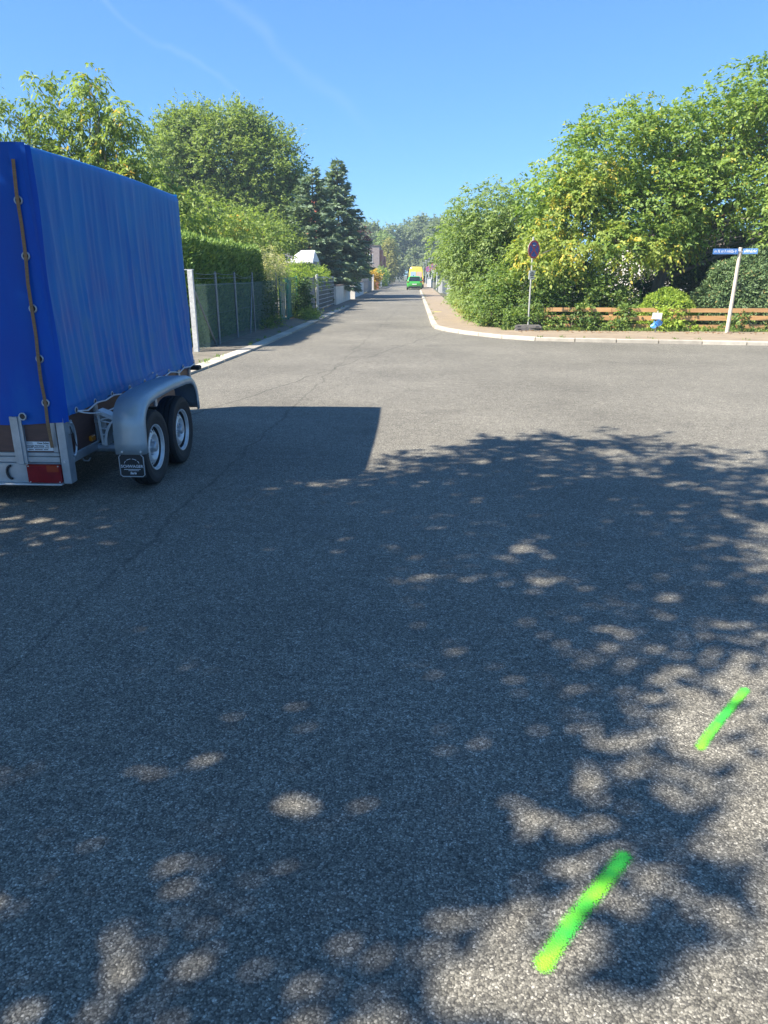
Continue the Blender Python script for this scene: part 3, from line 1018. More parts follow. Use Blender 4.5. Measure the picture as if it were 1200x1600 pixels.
# side hem eyelets and the white lashing rope
rope = []
ey = [0.13 + 0.355 * i for i in range(9)]
for i, u in enumerate(ey):
    y = YR + u
    x = XR + 0.040 + folds(u, 0.66)
    z = hem(u) + 0.022
    mbe = T()
    pth = [(x, y + 0.020 * math.cos(a), z + 0.020 * math.sin(a)) for a in [2 * math.pi * k / 12 for k in range(13)]]
    e = mbe.tube(pth, 0.005, 5, cap=False).build('eyelet', 'galvanised', trailer, smooth=True)
    T().prism([(y + 0.016 * math.cos(a), z + 0.016 * math.sin(a)) for a in [2 * math.pi * k / 10 for k in range(10)]], 'x', x - 0.003, x + 0.002).build('eyelet_hole', 'black_steel', e)
    if i:
        rope.append((x + 0.016, y - 0.178, z - 0.030 - 0.008 * math.sin(i * 2.1)))
    rope.append((x + 0.012, y, z - 0.008))
rp = []
for a, b in zip(rope, rope[1:]):
    rp += [Vector(a), Vector(a).lerp(Vector(b), 0.5) + Vector((0.003, 0, 0.002))]
rp.append(Vector(rope[-1]))
T().tube(rp, 0.0062, 6).build('lashing_rope', 'rope', trailer, smooth=True)
x0, y0, z0 = rope[0]
x1, y1, z1 = rope[6]
lp = []
for i in range(15):
    f = i / 14
    sag = 0.075 * math.sin(math.pi * f) ** 0.8 * (1.25 - 0.5 * f)
    lp.append((x0 + (x1 - x0) * f + 0.05 * math.sin(math.pi * f), y0 + (y1 - y0) * f, z0 + (z1 - z0) * f - sag))
T().tube(lp, 0.0062, 6).build('rope_tail', 'rope', trailer, smooth=True)

# plywood boards in galvanised frames
T().box(XR - 0.018, XR, YR + 0.05, YF - 0.03, 0.345, 0.70).build('side_board', 'plywood', trailer)
T().box(XL, XL + 0.018, YR + 0.05, YF - 0.03, 0.345, 0.70).build('side_board', 'plywood', trailer)
T().box(XL + 0.04, XR - 0.06, YR - 0.008, YR + 0.010, 0.335, 0.66).build('tailgate_board', 'plywood', trailer)
T().box(XL + 0.04, XR - 0.06, YF - 0.02, YF, 0.335, 0.70).build('front_board', 'plywood', trailer)
for xs in (1, -1):
    xa = XR if xs == 1 else XL
    T().box(min(xa, xa + xs * 0.012) - 0.004, max(xa, xa + xs * 0.012) + 0.004, YR + 0.05, YF, 0.285, 0.350, 0.004).build('side_rail', 'galvanised', trailer)
    for yy in (YR + 0.52, YR + 1.85, YR + 2.62, YF - 0.03):
        T().box(min(xa, xa + xs * 0.016), max(xa, xa + xs * 0.016), yy - 0.028, yy + 0.028, 0.275, 0.72, 0.003).build('side_stake', 'galvanised', trailer)
# corner posts and tailgate frame
for xa, xb in ((XR - 0.045, XR + 0.012), (XL - 0.012, XL + 0.045)):
    p = T().box(xa, xb, YR - 0.035, YR + 0.055, 0.140, 0.72, 0.006).build('corner_post', 'galvanised', trailer)
    T().prism([(0.5 * (xa + xb) + 0.009 * math.cos(a), 0.31 + 0.009 * math.sin(a)) for a in [math.pi / 3 * i for i in range(6)]], 'y', YR - 0.041, YR - 0.033).build('bolt', 'steel_white', p)
T().box(XL + 0.06, XR - 0.060, YR - 0.022, YR + 0.012, 0.300, 0.342, 0.004).build('tailgate_rail', 'galvanised', trailer)
T().box(XL + 0.06, XR - 0.060, YR - 0.016, YR + 0.012, 0.344, 0.372, 0.004).build('tailgate_lip', 'galvanised', trailer)
T().box(XR - 0.096, XR - 0.062, YR - 0.018, YR + 0.012, 0.374, 0.66, 0.003).build('tailgate_edge', 'galvanised', trailer)
for xc in (-2.835, -3.39, -3.9):
    s = T().box(xc - 0.045, xc - 0.020, YR - 0.034, YR - 0.008, 0.292, 0.64, 0.003).build('tailgate_stake', 'galvanised', trailer)
    T().box(xc - 0.020, xc + 0.016, YR - 0.042, YR - 0.008, 0.285, 0.64, 0.004).build('stake_rib', 'galvanised', s)
    T().box(xc + 0.016, xc + 0.040, YR - 0.034, YR - 0.008, 0.292, 0.64, 0.003).build('stake_flange', 'galvanised', s)
# lamp beam under the tailgate
T().box(XL + 0.06, XR - 0.060, YR - 0.020, YR + 0.06, 0.142, 0.296, 0.006).build('lamp_beam', 'galvanised', trailer)
T().box(XL + 0.05, XR - 0.052, YR - 0.060, YR - 0.020, 0.134, 0.146, 0.003).build('beam_lip', 'steel_white', trailer)
for xa, xb in ((-2.800, -2.552), (-4.21, -3.93)):
    tl = T().box(xa, xb, YR - 0.052, YR - 0.021, 0.149, 0.290, 0.008).build('tail_light', 'red_lens', trailer)
    tl['label'] = 'dark red rectangular tail light lens'
    T().box(xb - 0.10, xb - 0.012, YR - 0.0545, YR - 0.052, 0.235, 0.284).build('indicator_lens', 'dull_amber_lens', tl)
    for sx_ in (xa + 0.014, xb - 0.014):
        for sz_ in (0.160, 0.279):
            T().prism([(sx_ + 0.005 * math.cos(a), sz_ + 0.005 * math.sin(a)) for a in [math.pi / 3 * i for i in range(6)]], 'y', YR - 0.0565, YR - 0.052).build('screw', 'steel_white', tl)
T().tube([(-2.93 + 0.035 * math.cos(a), YR - 0.03, 0.225 + 0.05 * math.sin(a)) for a in [math.pi / 2 + i * math.pi / 8 for i in range(9)]], 0.009, 6).build('tow_eye', 'black_steel', trailer, smooth=True)
# sticker on the tailgate
st = T().box(-2.818, -2.602, YR - 0.0105, YR - 0.0085, 0.384, 0.452).build('sticker', 'sticker', trailer)
for body, size, x, z in (('Uwe Schw', 0.020, -2.672, 0.440), ('manager Beratung - Ve', 0.0175, -2.715, 0.4215)):
    text_part('sticker_text', body, size, 'print_black', st, Matrix.Translation((x - TX, YR - 0.0115 - TY, z)) @ FACE_CAM, bold=0.0004)
for xa_, xb_, zz in ((-2.800, -2.752, 0.404), (-2.745, -2.672, 0.404), (-2.665, -2.632, 0.404), (-2.785, -2.748, 0.391), (-2.738, -2.680, 0.391), (-2.672, -2.640, 0.391)):
    T().box(xa_, xb_, YR - 0.0118, YR - 0.0106, zz, zz + 0.005).build('sticker_text', 'print_black', st)
for zz in (0.4465, 0.4395, 0.4325):
    T().box(-2.812, -2.748, YR - 0.0118, YR - 0.0106, zz, zz + 0.002).build('sticker_text', 'print_black', st)

# latch with curved handle at the rear corner
lt = T().tube([(XR + 0.022, YR + 0.045 + 0.055 * math.sin(t_), 0.46 + 0.125 * math.cos(t_)) for t_ in [i * math.pi / 8 for i in range(9)]], 0.010, 6).build('latch_handle', 'galvanised', trailer, smooth=True)
T().box(XR + 0.010, XR + 0.024, YR + 0.02, YR + 0.075, 0.50, 0.60, 0.004).build('latch_plate', 'galvanised', lt)
T().tube([(XR + 0.03, YR + 0.02, 0.56), (XR + 0.035, YR + 0.035, 0.50), (XR + 0.03, YR + 0.07, 0.43), (XR + 0.026, YR + 0.11, 0.365)], 0.004, 5).build('latch_wire', 'black_steel', lt)
mk = T().box(XR + 0.001, XR + 0.028, YR + 0.355, YR + 0.415, 0.372, 0.415, 0.006).build('side_marker', 'amber_lens', trailer)
T().tube([(XR - 0.03, YR + 0.25, 0.285), (XR - 0.015, YR + 0.26, 0.245), (XR + 0.005, YR + 0.29, 0.235), (XR + 0.015, YR + 0.31, 0.255)], 0.006, 6).build('rope_hook', 'galvanised', trailer, smooth=True)
T().box(XR + 0.001, XR + 0.02, YF - 0.16, YF - 0.13, 0.42, 0.50, 0.003).build('front_reflector', 'sign_white', trailer)
T().box(XR - 0.05, XR + 0.11, YF + 0.005, YF + 0.10, 0.585, 0.635, 0.012).build('corner_buffer', 'rubber', trailer)

# wheel chock of white plastic parked on the side
CY0, CY1 = 5.40, 5.50
ck = T().prism([(-2.452, 0.600), (-2.436, 0.606), (-2.300, 0.548), (-2.306, 0.520), (-2.452, 0.578)], 'y', CY0, CY1).build('wheel_chock', 'white_plastic', trailer)
ck['label'] = 'white ribbed plastic wheel chock clipped to the side'
T().prism([(-2.450, 0.590), (-2.432, 0.590), (-2.415, 0.330), (-2.435, 0.330)], 'y', CY0 + 0.002, CY1 - 0.002).build('chock_back', 'white_plastic', ck)
arc = [(-2.305, 0.535), (-2.345, 0.490), (-2.372, 0.440), (-2.388, 0.385), (-2.392, 0.325)]
T().prism(arc + [(a - 0.024, b - 0.004) for a, b in reversed(arc)], 'y', CY0 + 0.001, CY1 - 0.001).build('chock_face', 'white_plastic', ck)
for (a, b, c, d) in ((-2.440, 0.520, -2.350, 0.500), (-2.440, 0.520, -2.340, 0.545), (-2.434, 0.455, -2.375, 0.450), (-2.430, 0.400, -2.395, 0.410)):
    T().prism([(a, b), (c, d), (c, d + 0.010), (a, b + 0.010)], 'y', CY0 + 0.004, CY1 - 0.004).build('chock_rib', 'white_plastic', ck)
T().box(XR + 0.012, XR + 0.07, 5.43, 5.46, 0.50, 0.53).build('chock_clip', 'galvanised', ck)

# chassis and axles
for xc in (-3.0, -3.78):
    T().box(xc - 0.03, xc + 0.03, YR + 0.07, YF + 0.1, 0.215, 0.283).build('chassis_beam', 'galvanised', trailer)
WY = (5.46, 6.13)
for wy in WY:
    T().tube([(-4.70, wy, 0.295), (-2.08, wy, 0.295)], 0.035, 8).build('axle', 'galvanised', trailer)
T().tube([(-3.0, YF + 0.08, 0.25), (-3.39, YF + 1.1, 0.36), (-3.39, YF + 1.45, 0.40)], 0.04, 6).build('drawbar', 'galvanised', trailer)
T().tube([(-3.78, YF + 0.08, 0.25), (-3.39, YF + 1.1, 0.36)], 0.04, 6).build('drawbar', 'galvanised', trailer)
T().tube([(-3.39, YF + 1.0, 0.02), (-3.39, YF + 1.0, 0.65)], 0.025, 8).build('jockey_leg', 'galvanised', trailer)
T().lathe_x([(-0.03, 0.02), (-0.03, 0.09), (0.03, 0.09), (0.03, 0.02)], 16, (-3.39, YF + 1.0, 0.095)).build('jockey_wheel', 'rubber', trailer)


def make_wheel(side):
    """Wheel centred at its hub; side = +1 faces +x."""
    s = side
    w = bpy.data.objects.new('wheel', None)
    col.objects.link(w)
    w.parent = trailer
    tp_ = [(-0.075, 0.185), (-0.082, 0.215), (-0.086, 0.255), (-0.078, 0.282), (-0.062, 0.292), (-0.045, 0.296), (-0.043, 0.290), (-0.033, 0.290), (-0.031, 0.298), (-0.005, 0.299), (-0.004, 0.291), (0.004, 0.291), (0.005, 0.299),
           (0.031, 0.298), (0.033, 0.290), (0.043, 0.290), (0.045, 0.296), (0.062, 0.292), (0.078, 0.282), (0.086, 0.255), (0.084, 0.232), (0.080, 0.225), (0.080, 0.205), (0.072, 0.185), (0.06, 0.172)]
    MB().lathe_x([(x * s, r) for x, r in tp_], 48).build('tyre', 'rubber', w, smooth='auto')
    rim = MB().lathe_x([(0.066 * s, 0.183), (0.074 * s, 0.181), (0.072 * s, 0.172), (0.058 * s, 0.168), (0.050 * s, 0.162)], 48).build('rim', 'steel_white', w, smooth='auto')
    MB().lathe_x([(0.050 * s, 0.1625), (0.0, 0.158), (-0.06 * s, 0.155), (-0.066 * s, 0.18)], 32).build('barrel', 'black_steel', w, smooth=True)
    # pressed disc with a scalloped edge over the barrel, coloured black as shade in the gaps
    n = 96
    vs, fs = [], []
    rings = [(0.024, None), (0.050, 0.118), (0.056, 0.102), (0.046, 0.084), (0.030, 0.070), (0.030, 0.034)]
    for x, r in rings:
        for k in range(n):
            a = 2 * math.pi * k / n
            ph = (k % 6) / 6
            tooth = 1 if ph < 0.5 else 0
            rr_ = r if r else (0.157 if tooth else 0.119)
            xx = x if r else (0.026 if tooth else 0.044)
            vs.append((xx * s, rr_ * math.cos(a), rr_ * math.sin(a)))
    for i in range(len(rings) - 1):
        for k in range(n):
            a, b = i * n + k, i * n + (k + 1) % n
            fs.append((a, b, b + n, a + n))
    MB().add(vs, fs).build('disc', 'steel_white', w, smooth='auto')
    MB().lathe_x([(-0.07 * s, 0.03), (-0.03 * s, 0.03), (0.0, 0.150)], 24).build('gap_shade_ring', 'black_steel', w, smooth=True)  # black ring added behind the teeth to paint the gaps shaded
    MB().lathe_x([(0.028 * s, 0.040), (0.066 * s, 0.037), (0.074 * s, 0.030), (0.077 * s, 0.0)], 24).build('hub_cap', 'galvanised', w, smooth='auto')
    for k in range(5):
        a = 2 * math.pi * k / 5 + 0.3
        MB().lathe_x([(0.028 * s, 0.011), (0.046 * s, 0.011), (0.050 * s, 0.007), (0.050 * s, 0.0)], 6, (0, 0.055 * math.cos(a), 0.055 * math.sin(a))).build('bolt', 'galvanised', w)
    return w


wr = make_wheel(1)
wr.location = (-2.095 - TX, WY[0] - TY, 0.302)
w2 = copy_tree(wr, trailer, (-2.095 - TX, WY[1] - TY, 0.302)); w2.rotation_euler.x = 0.5
wr.rotation_euler.x = 0.2
wlft = make_wheel(-1)
wlft.location = (-4.685 - TX, WY[0] - TY, 0.302)
copy_tree(wlft, trailer, (-4.685 - TX, WY[1] - TY, 0.302))

# rounded tandem mudguards
fp = [(5.065, 0.335), (5.062, 0.42), (5.068, 0.52)]
for i in range(8):
    a = math.pi - (i + 1) * (math.pi / 2) / 8.5
    fp.append((5.068 + 0.235 + 0.235 * math.cos(a), 0.53 + 0.215 * math.sin(a)))
fp += [(5.42, 0.757), (5.8, 0.768), (6.18, 0.760)]
for i in range(8):
    a = math.pi / 2 - (i + 1) * (math.pi / 2) / 8
    fp.append((6.26 + 0.265 * math.cos(a), 0.515 + 0.240 * math.sin(a)))
fp += [(6.535, 0.43)]


def mudguard(xi, xo):
    s = 1 if xo > xi else -1
    vs, fs = [], []
    ring = len(fp)
    sect = [(xi, 0.0), (xo - s * 0.045, 0.004), (xo - s * 0.018, -0.004), (xo, -0.020), (xo, -0.062), (xo - s * 0.008, -0.066), (xo - s * 0.014, -0.06)]
    cy, cz = 5.80, 0.36
    for i, (y, z) in enumerate(fp):
        a, b = fp[max(i - 1, 0)], fp[min(i + 1, ring - 1)]
        t = Vector((b[0] - a[0], b[1] - a[1])).normalized()
        n_ = Vector((-t.y, t.x))
        for (x, d) in sect:
            vs.append((x, y + n_.x * d, z + n_.y * d))
    m = len(sect)
    for i in range(ring - 1):
        for j in range(m - 1):
            q = (i * m + j, i * m + j + 1, (i + 1) * m + j + 1, (i + 1) * m + j)
            fs.append(q if s > 0 else tuple(reversed(q)))
    g = T().add(vs, fs).build('mudguard', 'fender_zinc', trailer, smooth=True)
    md = g.modifiers.new('thickness', 'SOLIDIFY'); md.thickness = 0.004; md.offset = -1
    for bx in (xi + s * 0.05, xi + s * 0.19):
        T().prism([(bx + 0.007 * math.cos(a), 0.357 + 0.007 * math.sin(a)) for a in [math.pi / 4 * i for i in range(8)]], 'y', 5.056, 5.066).build('bolt', 'steel_white', g)
    return g


XI, XO = -2.19, -1.965
mudguard(XI, XO)
mudguard(-4.575, -4.815)
for xs0, xs1 in ((-2.48, XI + 0.06), (-4.30, -4.62)):
    for yb_ in (6.46,):
        T().box(min(xs0, xs1), max(xs0, xs1), yb_ - 0.02, yb_ + 0.02, 0.42 if yb_ != 5.8 else 0.655, 0.445 if yb_ != 5.8 else 0.685).build('mudguard_bracket', 'black_steel', trailer)
# mud flap with raised edge and maker's print
fx0, fx1, fz0, fz1 = XI + 0.012, XO - 0.018, 0.160, 0.345
fl = T().box(fx0, fx1, 5.072, 5.080, fz0, fz1).build('mud_flap', 'flap_rubber', trailer)
edge_p = [(fx0 + 0.02, fz1 - 0.012), (fx0 + 0.006, fz1 - 0.03), (fx0 + 0.006, fz0 + 0.02), (fx0 + 0.022, fz0 + 0.005), (fx1 - 0.022, fz0 + 0.005), (fx1 - 0.006, fz0 + 0.02), (fx1 - 0.006, fz1 - 0.03), (fx1 - 0.024, fz1 - 0.010)]
T().tube([(x, 5.070, z) for x, z in edge_p], 0.0042, 5).build('flap_edge', 'galvanised', fl)
fcx, fcz = (fx0 + fx1) / 2, 0.243
text_part('flap_text', 'SCHWAGER', 0.031, 'print_white', fl, Matrix.Translation((fcx - TX, 5.0705 - TY, fcz)) @ FACE_CAM, bold=0.0004)
text_part('flap_text', 'Saris', 0.025, 'print_white', fl, Matrix.Translation((fcx + 0.004 - TX, 5.0705 - TY, fcz - 0.052)) @ FACE_CAM, bold=0.001, shear=0.25)
T().box(fcx - 0.062, fcx + 0.062, 5.0700, 5.0715, fcz - 0.025, fcz - 0.021).build('flap_text', 'print_white', fl)
T().box(fcx - 0.03, fcx + 0.05, 5.0700, 5.0715, fcz - 0.034, fcz - 0.031).build('flap_text', 'print_white', fl)
for a0, a1 in ((15, 40), (50, 84), (96, 130), (140, 165)):
    pts = [(fcx + 0.058 * math.cos(R(a0 + (a1 - a0) * i / 5)), 5.0708, fcz + 0.012 + 0.046 * math.sin(R(a0 + (a1 - a0) * i / 5))) for i in range(6)]
    T().tube(pts, 0.0022, 4).build('flap_text', 'print_white', fl)


# ================================================================== LEFT SIDE: fence, gates, walls
FX = -4.58
gp = thing('gate_post', (-4.64, 15.47, 0.03), 'thick pale gate post with a flat cap and hinge arm beside the trailer', 'post')
G = MB((-4.64, 15.47, 0.03))
G.box(-4.69, -4.59, 15.42, 15.52, 0.02, 1.70, 0.008); G.build('shaft', 'post_concrete', gp)
MB((-4.64, 15.47, 0.03)).box(-4.98, -4.575, 15.43, 15.535, 1.702, 1.718).build('cap', 'steel_white', gp)
MB((-4.64, 15.47, 0.03)).tube([(-4.80, 15.44, 1.70), (-4.80, 15.44, 1.63), (-4.76, 15.44, 1.60)], 0.03, 8).build('hinge', 'black_steel', gp)
gl = thing('garden_gate', (-5.5, 15.5, 0.03), 'dark green steel gate leaf hung on the pale gate post', 'gate')
for z in (0.15, 0.8, 1.42):
    MB((-5.5, 15.5, 0.03)).tube([(-6.4, 15.5, z), (-4.78, 15.5, z)], 0.02, 6).build('rail', 'fence_green_steel', gl)
for x in (-6.4, -4.80):
    MB((-5.5, 15.5, 0.03)).tube([(x, 15.5, 0.035), (x, 15.5, 1.46)], 0.025, 8).build('stile', 'fence_green_steel', gl)
for i in range(13):
    x = -6.3 + i * 0.115
    MB((-5.5, 15.5, 0.03)).tube([(x, 15.515, 0.12), (x, 15.515, 1.44)], 0.008, 5).build('bar', 'fence_green_steel', gl)

FO = (FX, 20, 0.03)
fe = thing('wire_fence', FO, 'green chain link fence with three top wires in front of the clipped hedge', 'fence')


def W():
    return MB(FO)


posts = [17.2, 19.05, 21.2, 24.9]
for y in posts:
    p = W().tube([(FX, y, 0.0), (FX, y, 1.66)], 0.030 if y < 20 else 0.022, 8).build('post', 'fence_grey_steel', fe)
    W().lathe_z([(0.030, 0), (0.030, 0.012), (0.012, 0.022)], 8, (FX, y, 1.66)).build('cap', 'fence_green_steel', p)
W().tube([(FX + 0.02, 20.45, 0.0), (FX, 21.15, 1.5)], 0.022, 8).build('brace', 'fence_grey_steel', fe)
W().tube([(FX + 0.02, 16.85, 0.03), (FX - 0.02, 15.53, 1.28)], 0.022, 8).build('brace', 'fence_grey_steel', fe)
ends = [15.5] + posts
for z, sg in ((1.64, 0.10), (1.54, 0.02), (1.40, 0.01)):
    for a, b in zip(ends, ends[1:]):
        if b > 21.5:
            continue
        pts = [(FX + 0.03, a + (b - a) * i / 10, z - sg * (1 if a > 19 else 0.25) * 4 * (i / 10) * (1 - i / 10)) for i in range(11)]
        W().tube(pts, 0.004, 4).build('top_wire', 'fence_grey_steel', fe)
for a, b in zip(ends, ends[1:]):
    mb = W()
    H_ = 1.38
    sp_ = 0.075
    n = int((b - a + H_) / sp_)
    for i in range(n):
        y0_ = a - H_ + i * sp_
        for d in (1, -1):
            # a diagonal wire clipped to the bay
            ys, ye = y0_, y0_ + H_
            t0 = max(0, (a - ys) / H_); t1 = min(1, (b - ys) / H_)
            if t1 - t0 < 0.02:
                continue
            z_a, z_b = (t0, t1) if d == 1 else (1 - t0, 1 - t1)
            mb.tube([(FX - 0.03 + 0.003 * d, ys + H_ * t0, 0.04 + z_a * H_), (FX - 0.03 + 0.003 * d, ys + H_ * t1, 0.04 + z_b * H_)], 0.0026, 3, cap=False)
    mb.build('wire_mesh', 'chain_wire', fe)
    for z in (0.06, 0.75):
        W().tube([(FX - 0.025, a, z), (FX - 0.025, b, z)], 0.003, 4).build('line_wire', 'chain_wire', fe)

# clipped hedge behind the fence: shoots over a dense inner block
he = thing('clipped_hedge', (-5.6, 20, 0.03), 'tall clipped dark green hedge behind the chain link fence', 'hedge')
HX0, HX1, HY0, HY1, HZ = -6.3, -5.0, 16.35, 24.3, 2.36
n1, n2 = 24000, 10000
P1 = np.stack([HX1 + rng.normal(0, 0.05, n1) - 0.05 * np.abs(np.sin(rng.uniform(0, 9, n1))), rng.uniform(HY0, HY1, n1), rng.uniform(0.05, HZ + 0.02, n1)], 1)
P1[:, 0] += 0.06 * np.sin(P1[:, 1] * 2.3 + P1[:, 2] * 1.7) + 0.04 * np.sin(P1[:, 1] * 6 + P1[:, 2] * 5)
D1 = np.stack([rng.uniform(0.15, 0.9, n1), rng.normal(0, 0.35, n1), rng.uniform(0.1, 1.0, n1)], 1)
P2 = np.stack([rng.uniform(HX0, HX1 + 0.04, n2), rng.uniform(HY0, HY1, n2), HZ + rng.normal(0, 0.035, n2)], 1)
P2[:, 2] += 0.05 * np.sin(P2[:, 1] * 1.9) + 0.03 * np.sin(P2[:, 1] * 5.3 + P2[:, 0] * 4)
D2 = np.stack([rng.normal(0, 0.45, n2), rng.normal(0, 0.45, n2), rng.uniform(0.4, 1.0, n2)], 1)
n3 = 5000
P3 = np.stack([rng.uniform(HX0, HX1, n3), np.where(rng.random(n3) < 0.5, HY1, HY0) + rng.normal(0, 0.05, n3), rng.uniform(0.05, HZ, n3)], 1)
D3 = np.stack([rng.normal(0, 0.4, n3), np.where(P3[:, 1] > 20, 1, -1) * rng.uniform(0.2, 0.9, n3), rng.uniform(0.1, 1.0, n3)], 1)
HP = np.concatenate([P1, P2, P3]) - np.array([-5.6, 20, 0.03]); HD = np.concatenate([D1, D2, D3]); nh = len(HP)
leaf_object('shoots', HP, HD, rng.normal(size=(nh, 3)) + np.array([1, -0.3, 0.3]), rng.uniform(0.07, 0.14, nh), rng.uniform(0.025, 0.05, nh),
            np.clip(np.concatenate([rng.normal(0.45, 0.25, n1), rng.normal(0.75, 0.22, n2), rng.normal(0.5, 0.25, n3)]), 0, 1), 'thuja_leaf', he)
hb = MB((-5.6, 20, 0.03)).box(HX0 + 0.15, HX1 - 0.10, HY0 + 0.1, HY1 - 0.1, 0.03, HZ - 0.06, 0.1).build('twigs', 'dark_shrub_leaf', he)

# variegated and lime coloured shrubs
bush('variegated_shrub', 'cream and yellow variegated shrub spilling over the fence end of the hedge', 'shrub', (-5.0, 25.4, 0.03),
     [((-5.1, 25.4, 1.85), (0.65, 0.9, 0.65)), ((-4.8, 24.9, 1.5), (0.3, 0.6, 0.4)), ((-5.1, 26.8, 1.75), (0.5, 0.9, 0.5))], 'variegated_leaf', density=9, per_clump=10, clump_r=0.22, leaf=(0.075, 0.04), spray=0.16)
bush('lime_shrub', 'yellow green shrub rising over the ivy clad fence', 'shrub', (-5.2, 29.5, 0.03),
     [((-5.2, 29.0, 1.45), (0.6, 1.6, 0.65)), ((-5.0, 31.5, 1.5), (0.6, 1.4, 0.6))], 'lime_leaf', density=7, per_clump=9, clump_r=0.22, leaf=(0.08, 0.045))
bush('lime_shrub', 'yellow green shrub above the grey plank gate, before the white shed roof', 'shrub', (-5.0, 35.5, 0.03),
     [((-5.0, 35.0, 1.45), (0.7, 1.6, 0.65)), ((-4.9, 38.0, 1.4), (0.6, 1.4, 0.6))], 'lime_leaf', density=6, per_clump=9, clump_r=0.24, leaf=(0.09, 0.05))
bush('dark_shrub', 'dark leafy shrub filling the fence between hedge and teal gate', 'shrub', (-4.9, 24.6, 0.03),
     [((-4.9, 22.9, 0.75), (0.22, 1.0, 0.8)), ((-4.9, 24.4, 0.7), (0.22, 0.8, 0.75))], 'dark_shrub_leaf', density=12, per_clump=10, clump_r=0.22, leaf=(0.08, 0.05))
bush('ground_weeds', 'low green weeds at the foot of the wire fence', 'weeds', (-4.45, 22.8, 0.036),
     [((-4.45, 22.3, 0.10), (0.18, 0.7, 0.18)), ((-4.40, 23.6, 0.12), (0.22, 0.8, 0.2))], 'ivy_leaf', density=22, per_clump=6, clump_r=0.1, leaf=(0.06, 0.03), spray=0.1, stems=3)

# teal gate with a wire grid and old boards leaning behind it
tg = thing('grid_gate', (-4.6, 27.6, 0.03), 'teal steel gate with square wire grid and weathered boards behind', 'gate')


def B(o):
    return MB(o)


o_ = (-4.6, 27.6, 0.03)
for y in (25.6, 27.2, 29.4):
    B(o_).box(-4.63, -4.57, y - 0.03, y + 0.03, 0.03, 1.58).build('post', 'teal_paint', tg)
for z in (0.12, 1.50):
    B(o_).box(-4.62, -4.58, 25.6, 29.4, z - 0.02, z + 0.02).build('rail', 'teal_paint', tg)
for i in range(8):
    z = 0.25 + i * 0.17
    B(o_).tube([(-4.6, 25.65, z), (-4.6, 29.35, z)], 0.007, 5).build('grid_wire', 'fence_green_steel', tg)
for i in range(15):
    y = 25.8 + i * 0.25
    B(o_).tube([(-4.607, y, 0.12), (-4.607, y, 1.5)], 0.007, 5).build('grid_wire', 'fence_green_steel', tg)
for i, (y, lean, top) in enumerate(((26.05, 0.10, 1.42), (26.45, 0.04, 1.47), (26.85, 0.12, 1.35), (27.5, 0.02, 1.48), (28.0, 0.05, 1.45), (28.4, 0.0, 1.44))):
    B(o_).prism([(y - 0.13, 0.04), (y + 0.13, 0.04), (y + 0.13 + lean, top), (y - 0.13 + lean, top)], 'x', -4.70, -4.675).build('board', 'old_board' if i < 3 else 'teal_paint', tg)
bush('ivy', 'dark ivy smothering the fence beside the teal gate', 'ivy', (-4.5, 30.4, 0.036),
     [((-4.50, 30.3, 0.75), (0.16, 1.0, 0.80)), ((-4.52, 29.0, 0.45), (0.10, 0.5, 0.40))], 'dark_shrub_leaf', density=24, per_clump=9, clump_r=0.16, leaf=(0.09, 0.07), spray=0.12)
bush('ivy_heap', 'heap of ivy trailing over the left kerb', 'ivy', (-4.0, 28.6, 0.036),
     [((-4.15, 29.0, 0.10), (0.38, 1.5, 0.24)), ((-3.80, 27.6, 0.05), (0.25, 0.7, 0.12))], 'ivy_leaf', density=18, per_clump=8, clump_r=0.16, leaf=(0.08, 0.06), spray=0.12, stems=4)

# grey plank panel, pale post and dark mesh gate
pp = thing('plank_gate', (-4.5, 32.8, 0.03), 'grey weathered gate of upright planks between ivy and pale post', 'gate')
for i in range(10):
    y = 31.7 + i * 0.232
    B((-4.5, 32.8, 0.03)).box(-4.52, -4.485, y, y + 0.222, 0.06, 1.52 + 0.01 * (i % 3)).build('plank', 'grey_plank', pp)
for z in (0.35, 1.25):
    B((-4.5, 32.8, 0.03)).box(-4.56, -4.522, 31.7, 34.0, z - 0.05, z + 0.05).build('rail', 'grey_plank', pp)
for y in (31.75, 33.95):
    B((-4.5, 32.8, 0.03)).box(-4.64, -4.565, y - 0.04, y + 0.04, 0.0, 1.5).build('post', 'grey_plank', pp)
wp = thing('round_post', (-4.42, 34.3, 0.03), 'pale round gate post between the plank gate and dark mesh gate', 'post')
B((-4.42, 34.3, 0.03)).tube([(-4.42, 34.3, 0.0), (-4.42, 34.3, 1.6)], 0.07, 12).build('shaft', 'post_concrete', wp, smooth='auto')
B((-4.42, 34.3, 0.03)).lathe_z([(0.075, 0), (0.075, 0.02), (0.03, 0.05)], 12, (-4.42, 34.3, 1.6)).build('cap', 'steel_white', wp)
mg = thing('mesh_gate', (-4.42, 38, 0.03), 'dark grey double rod mesh gate with pale horizontal bars', 'gate')
mo = (-4.42, 38, 0.03)
for y in (34.55, 38.2, 41.4):
    B(mo).box(-4.45, -4.39, y - 0.03, y + 0.03, 0.0, 1.56).build('post', 'fence_grey_steel', mg)
for i in range(8):
    z = 0.12 + i * 0.195
    B(mo).tube([(-4.38, 34.55, z), (-4.38, 41.4, z)], 0.012, 5).build('bar', 'steel_white', mg)
for i in range(56):
    y = 34.65 + i * 0.121
    B(mo).tube([(-4.40, y, 0.08), (-4.40, y, 1.54)], 0.007, 4).build('rod', 'fence_grey_steel', mg)
for y0, y1 in ((34.6, 38.1), (38.3, 41.35)):
    B(mo).box(-4.50, -4.485, y0, y1, 0.07, 1.50).build('privacy_sheet', 'black_steel', mg)
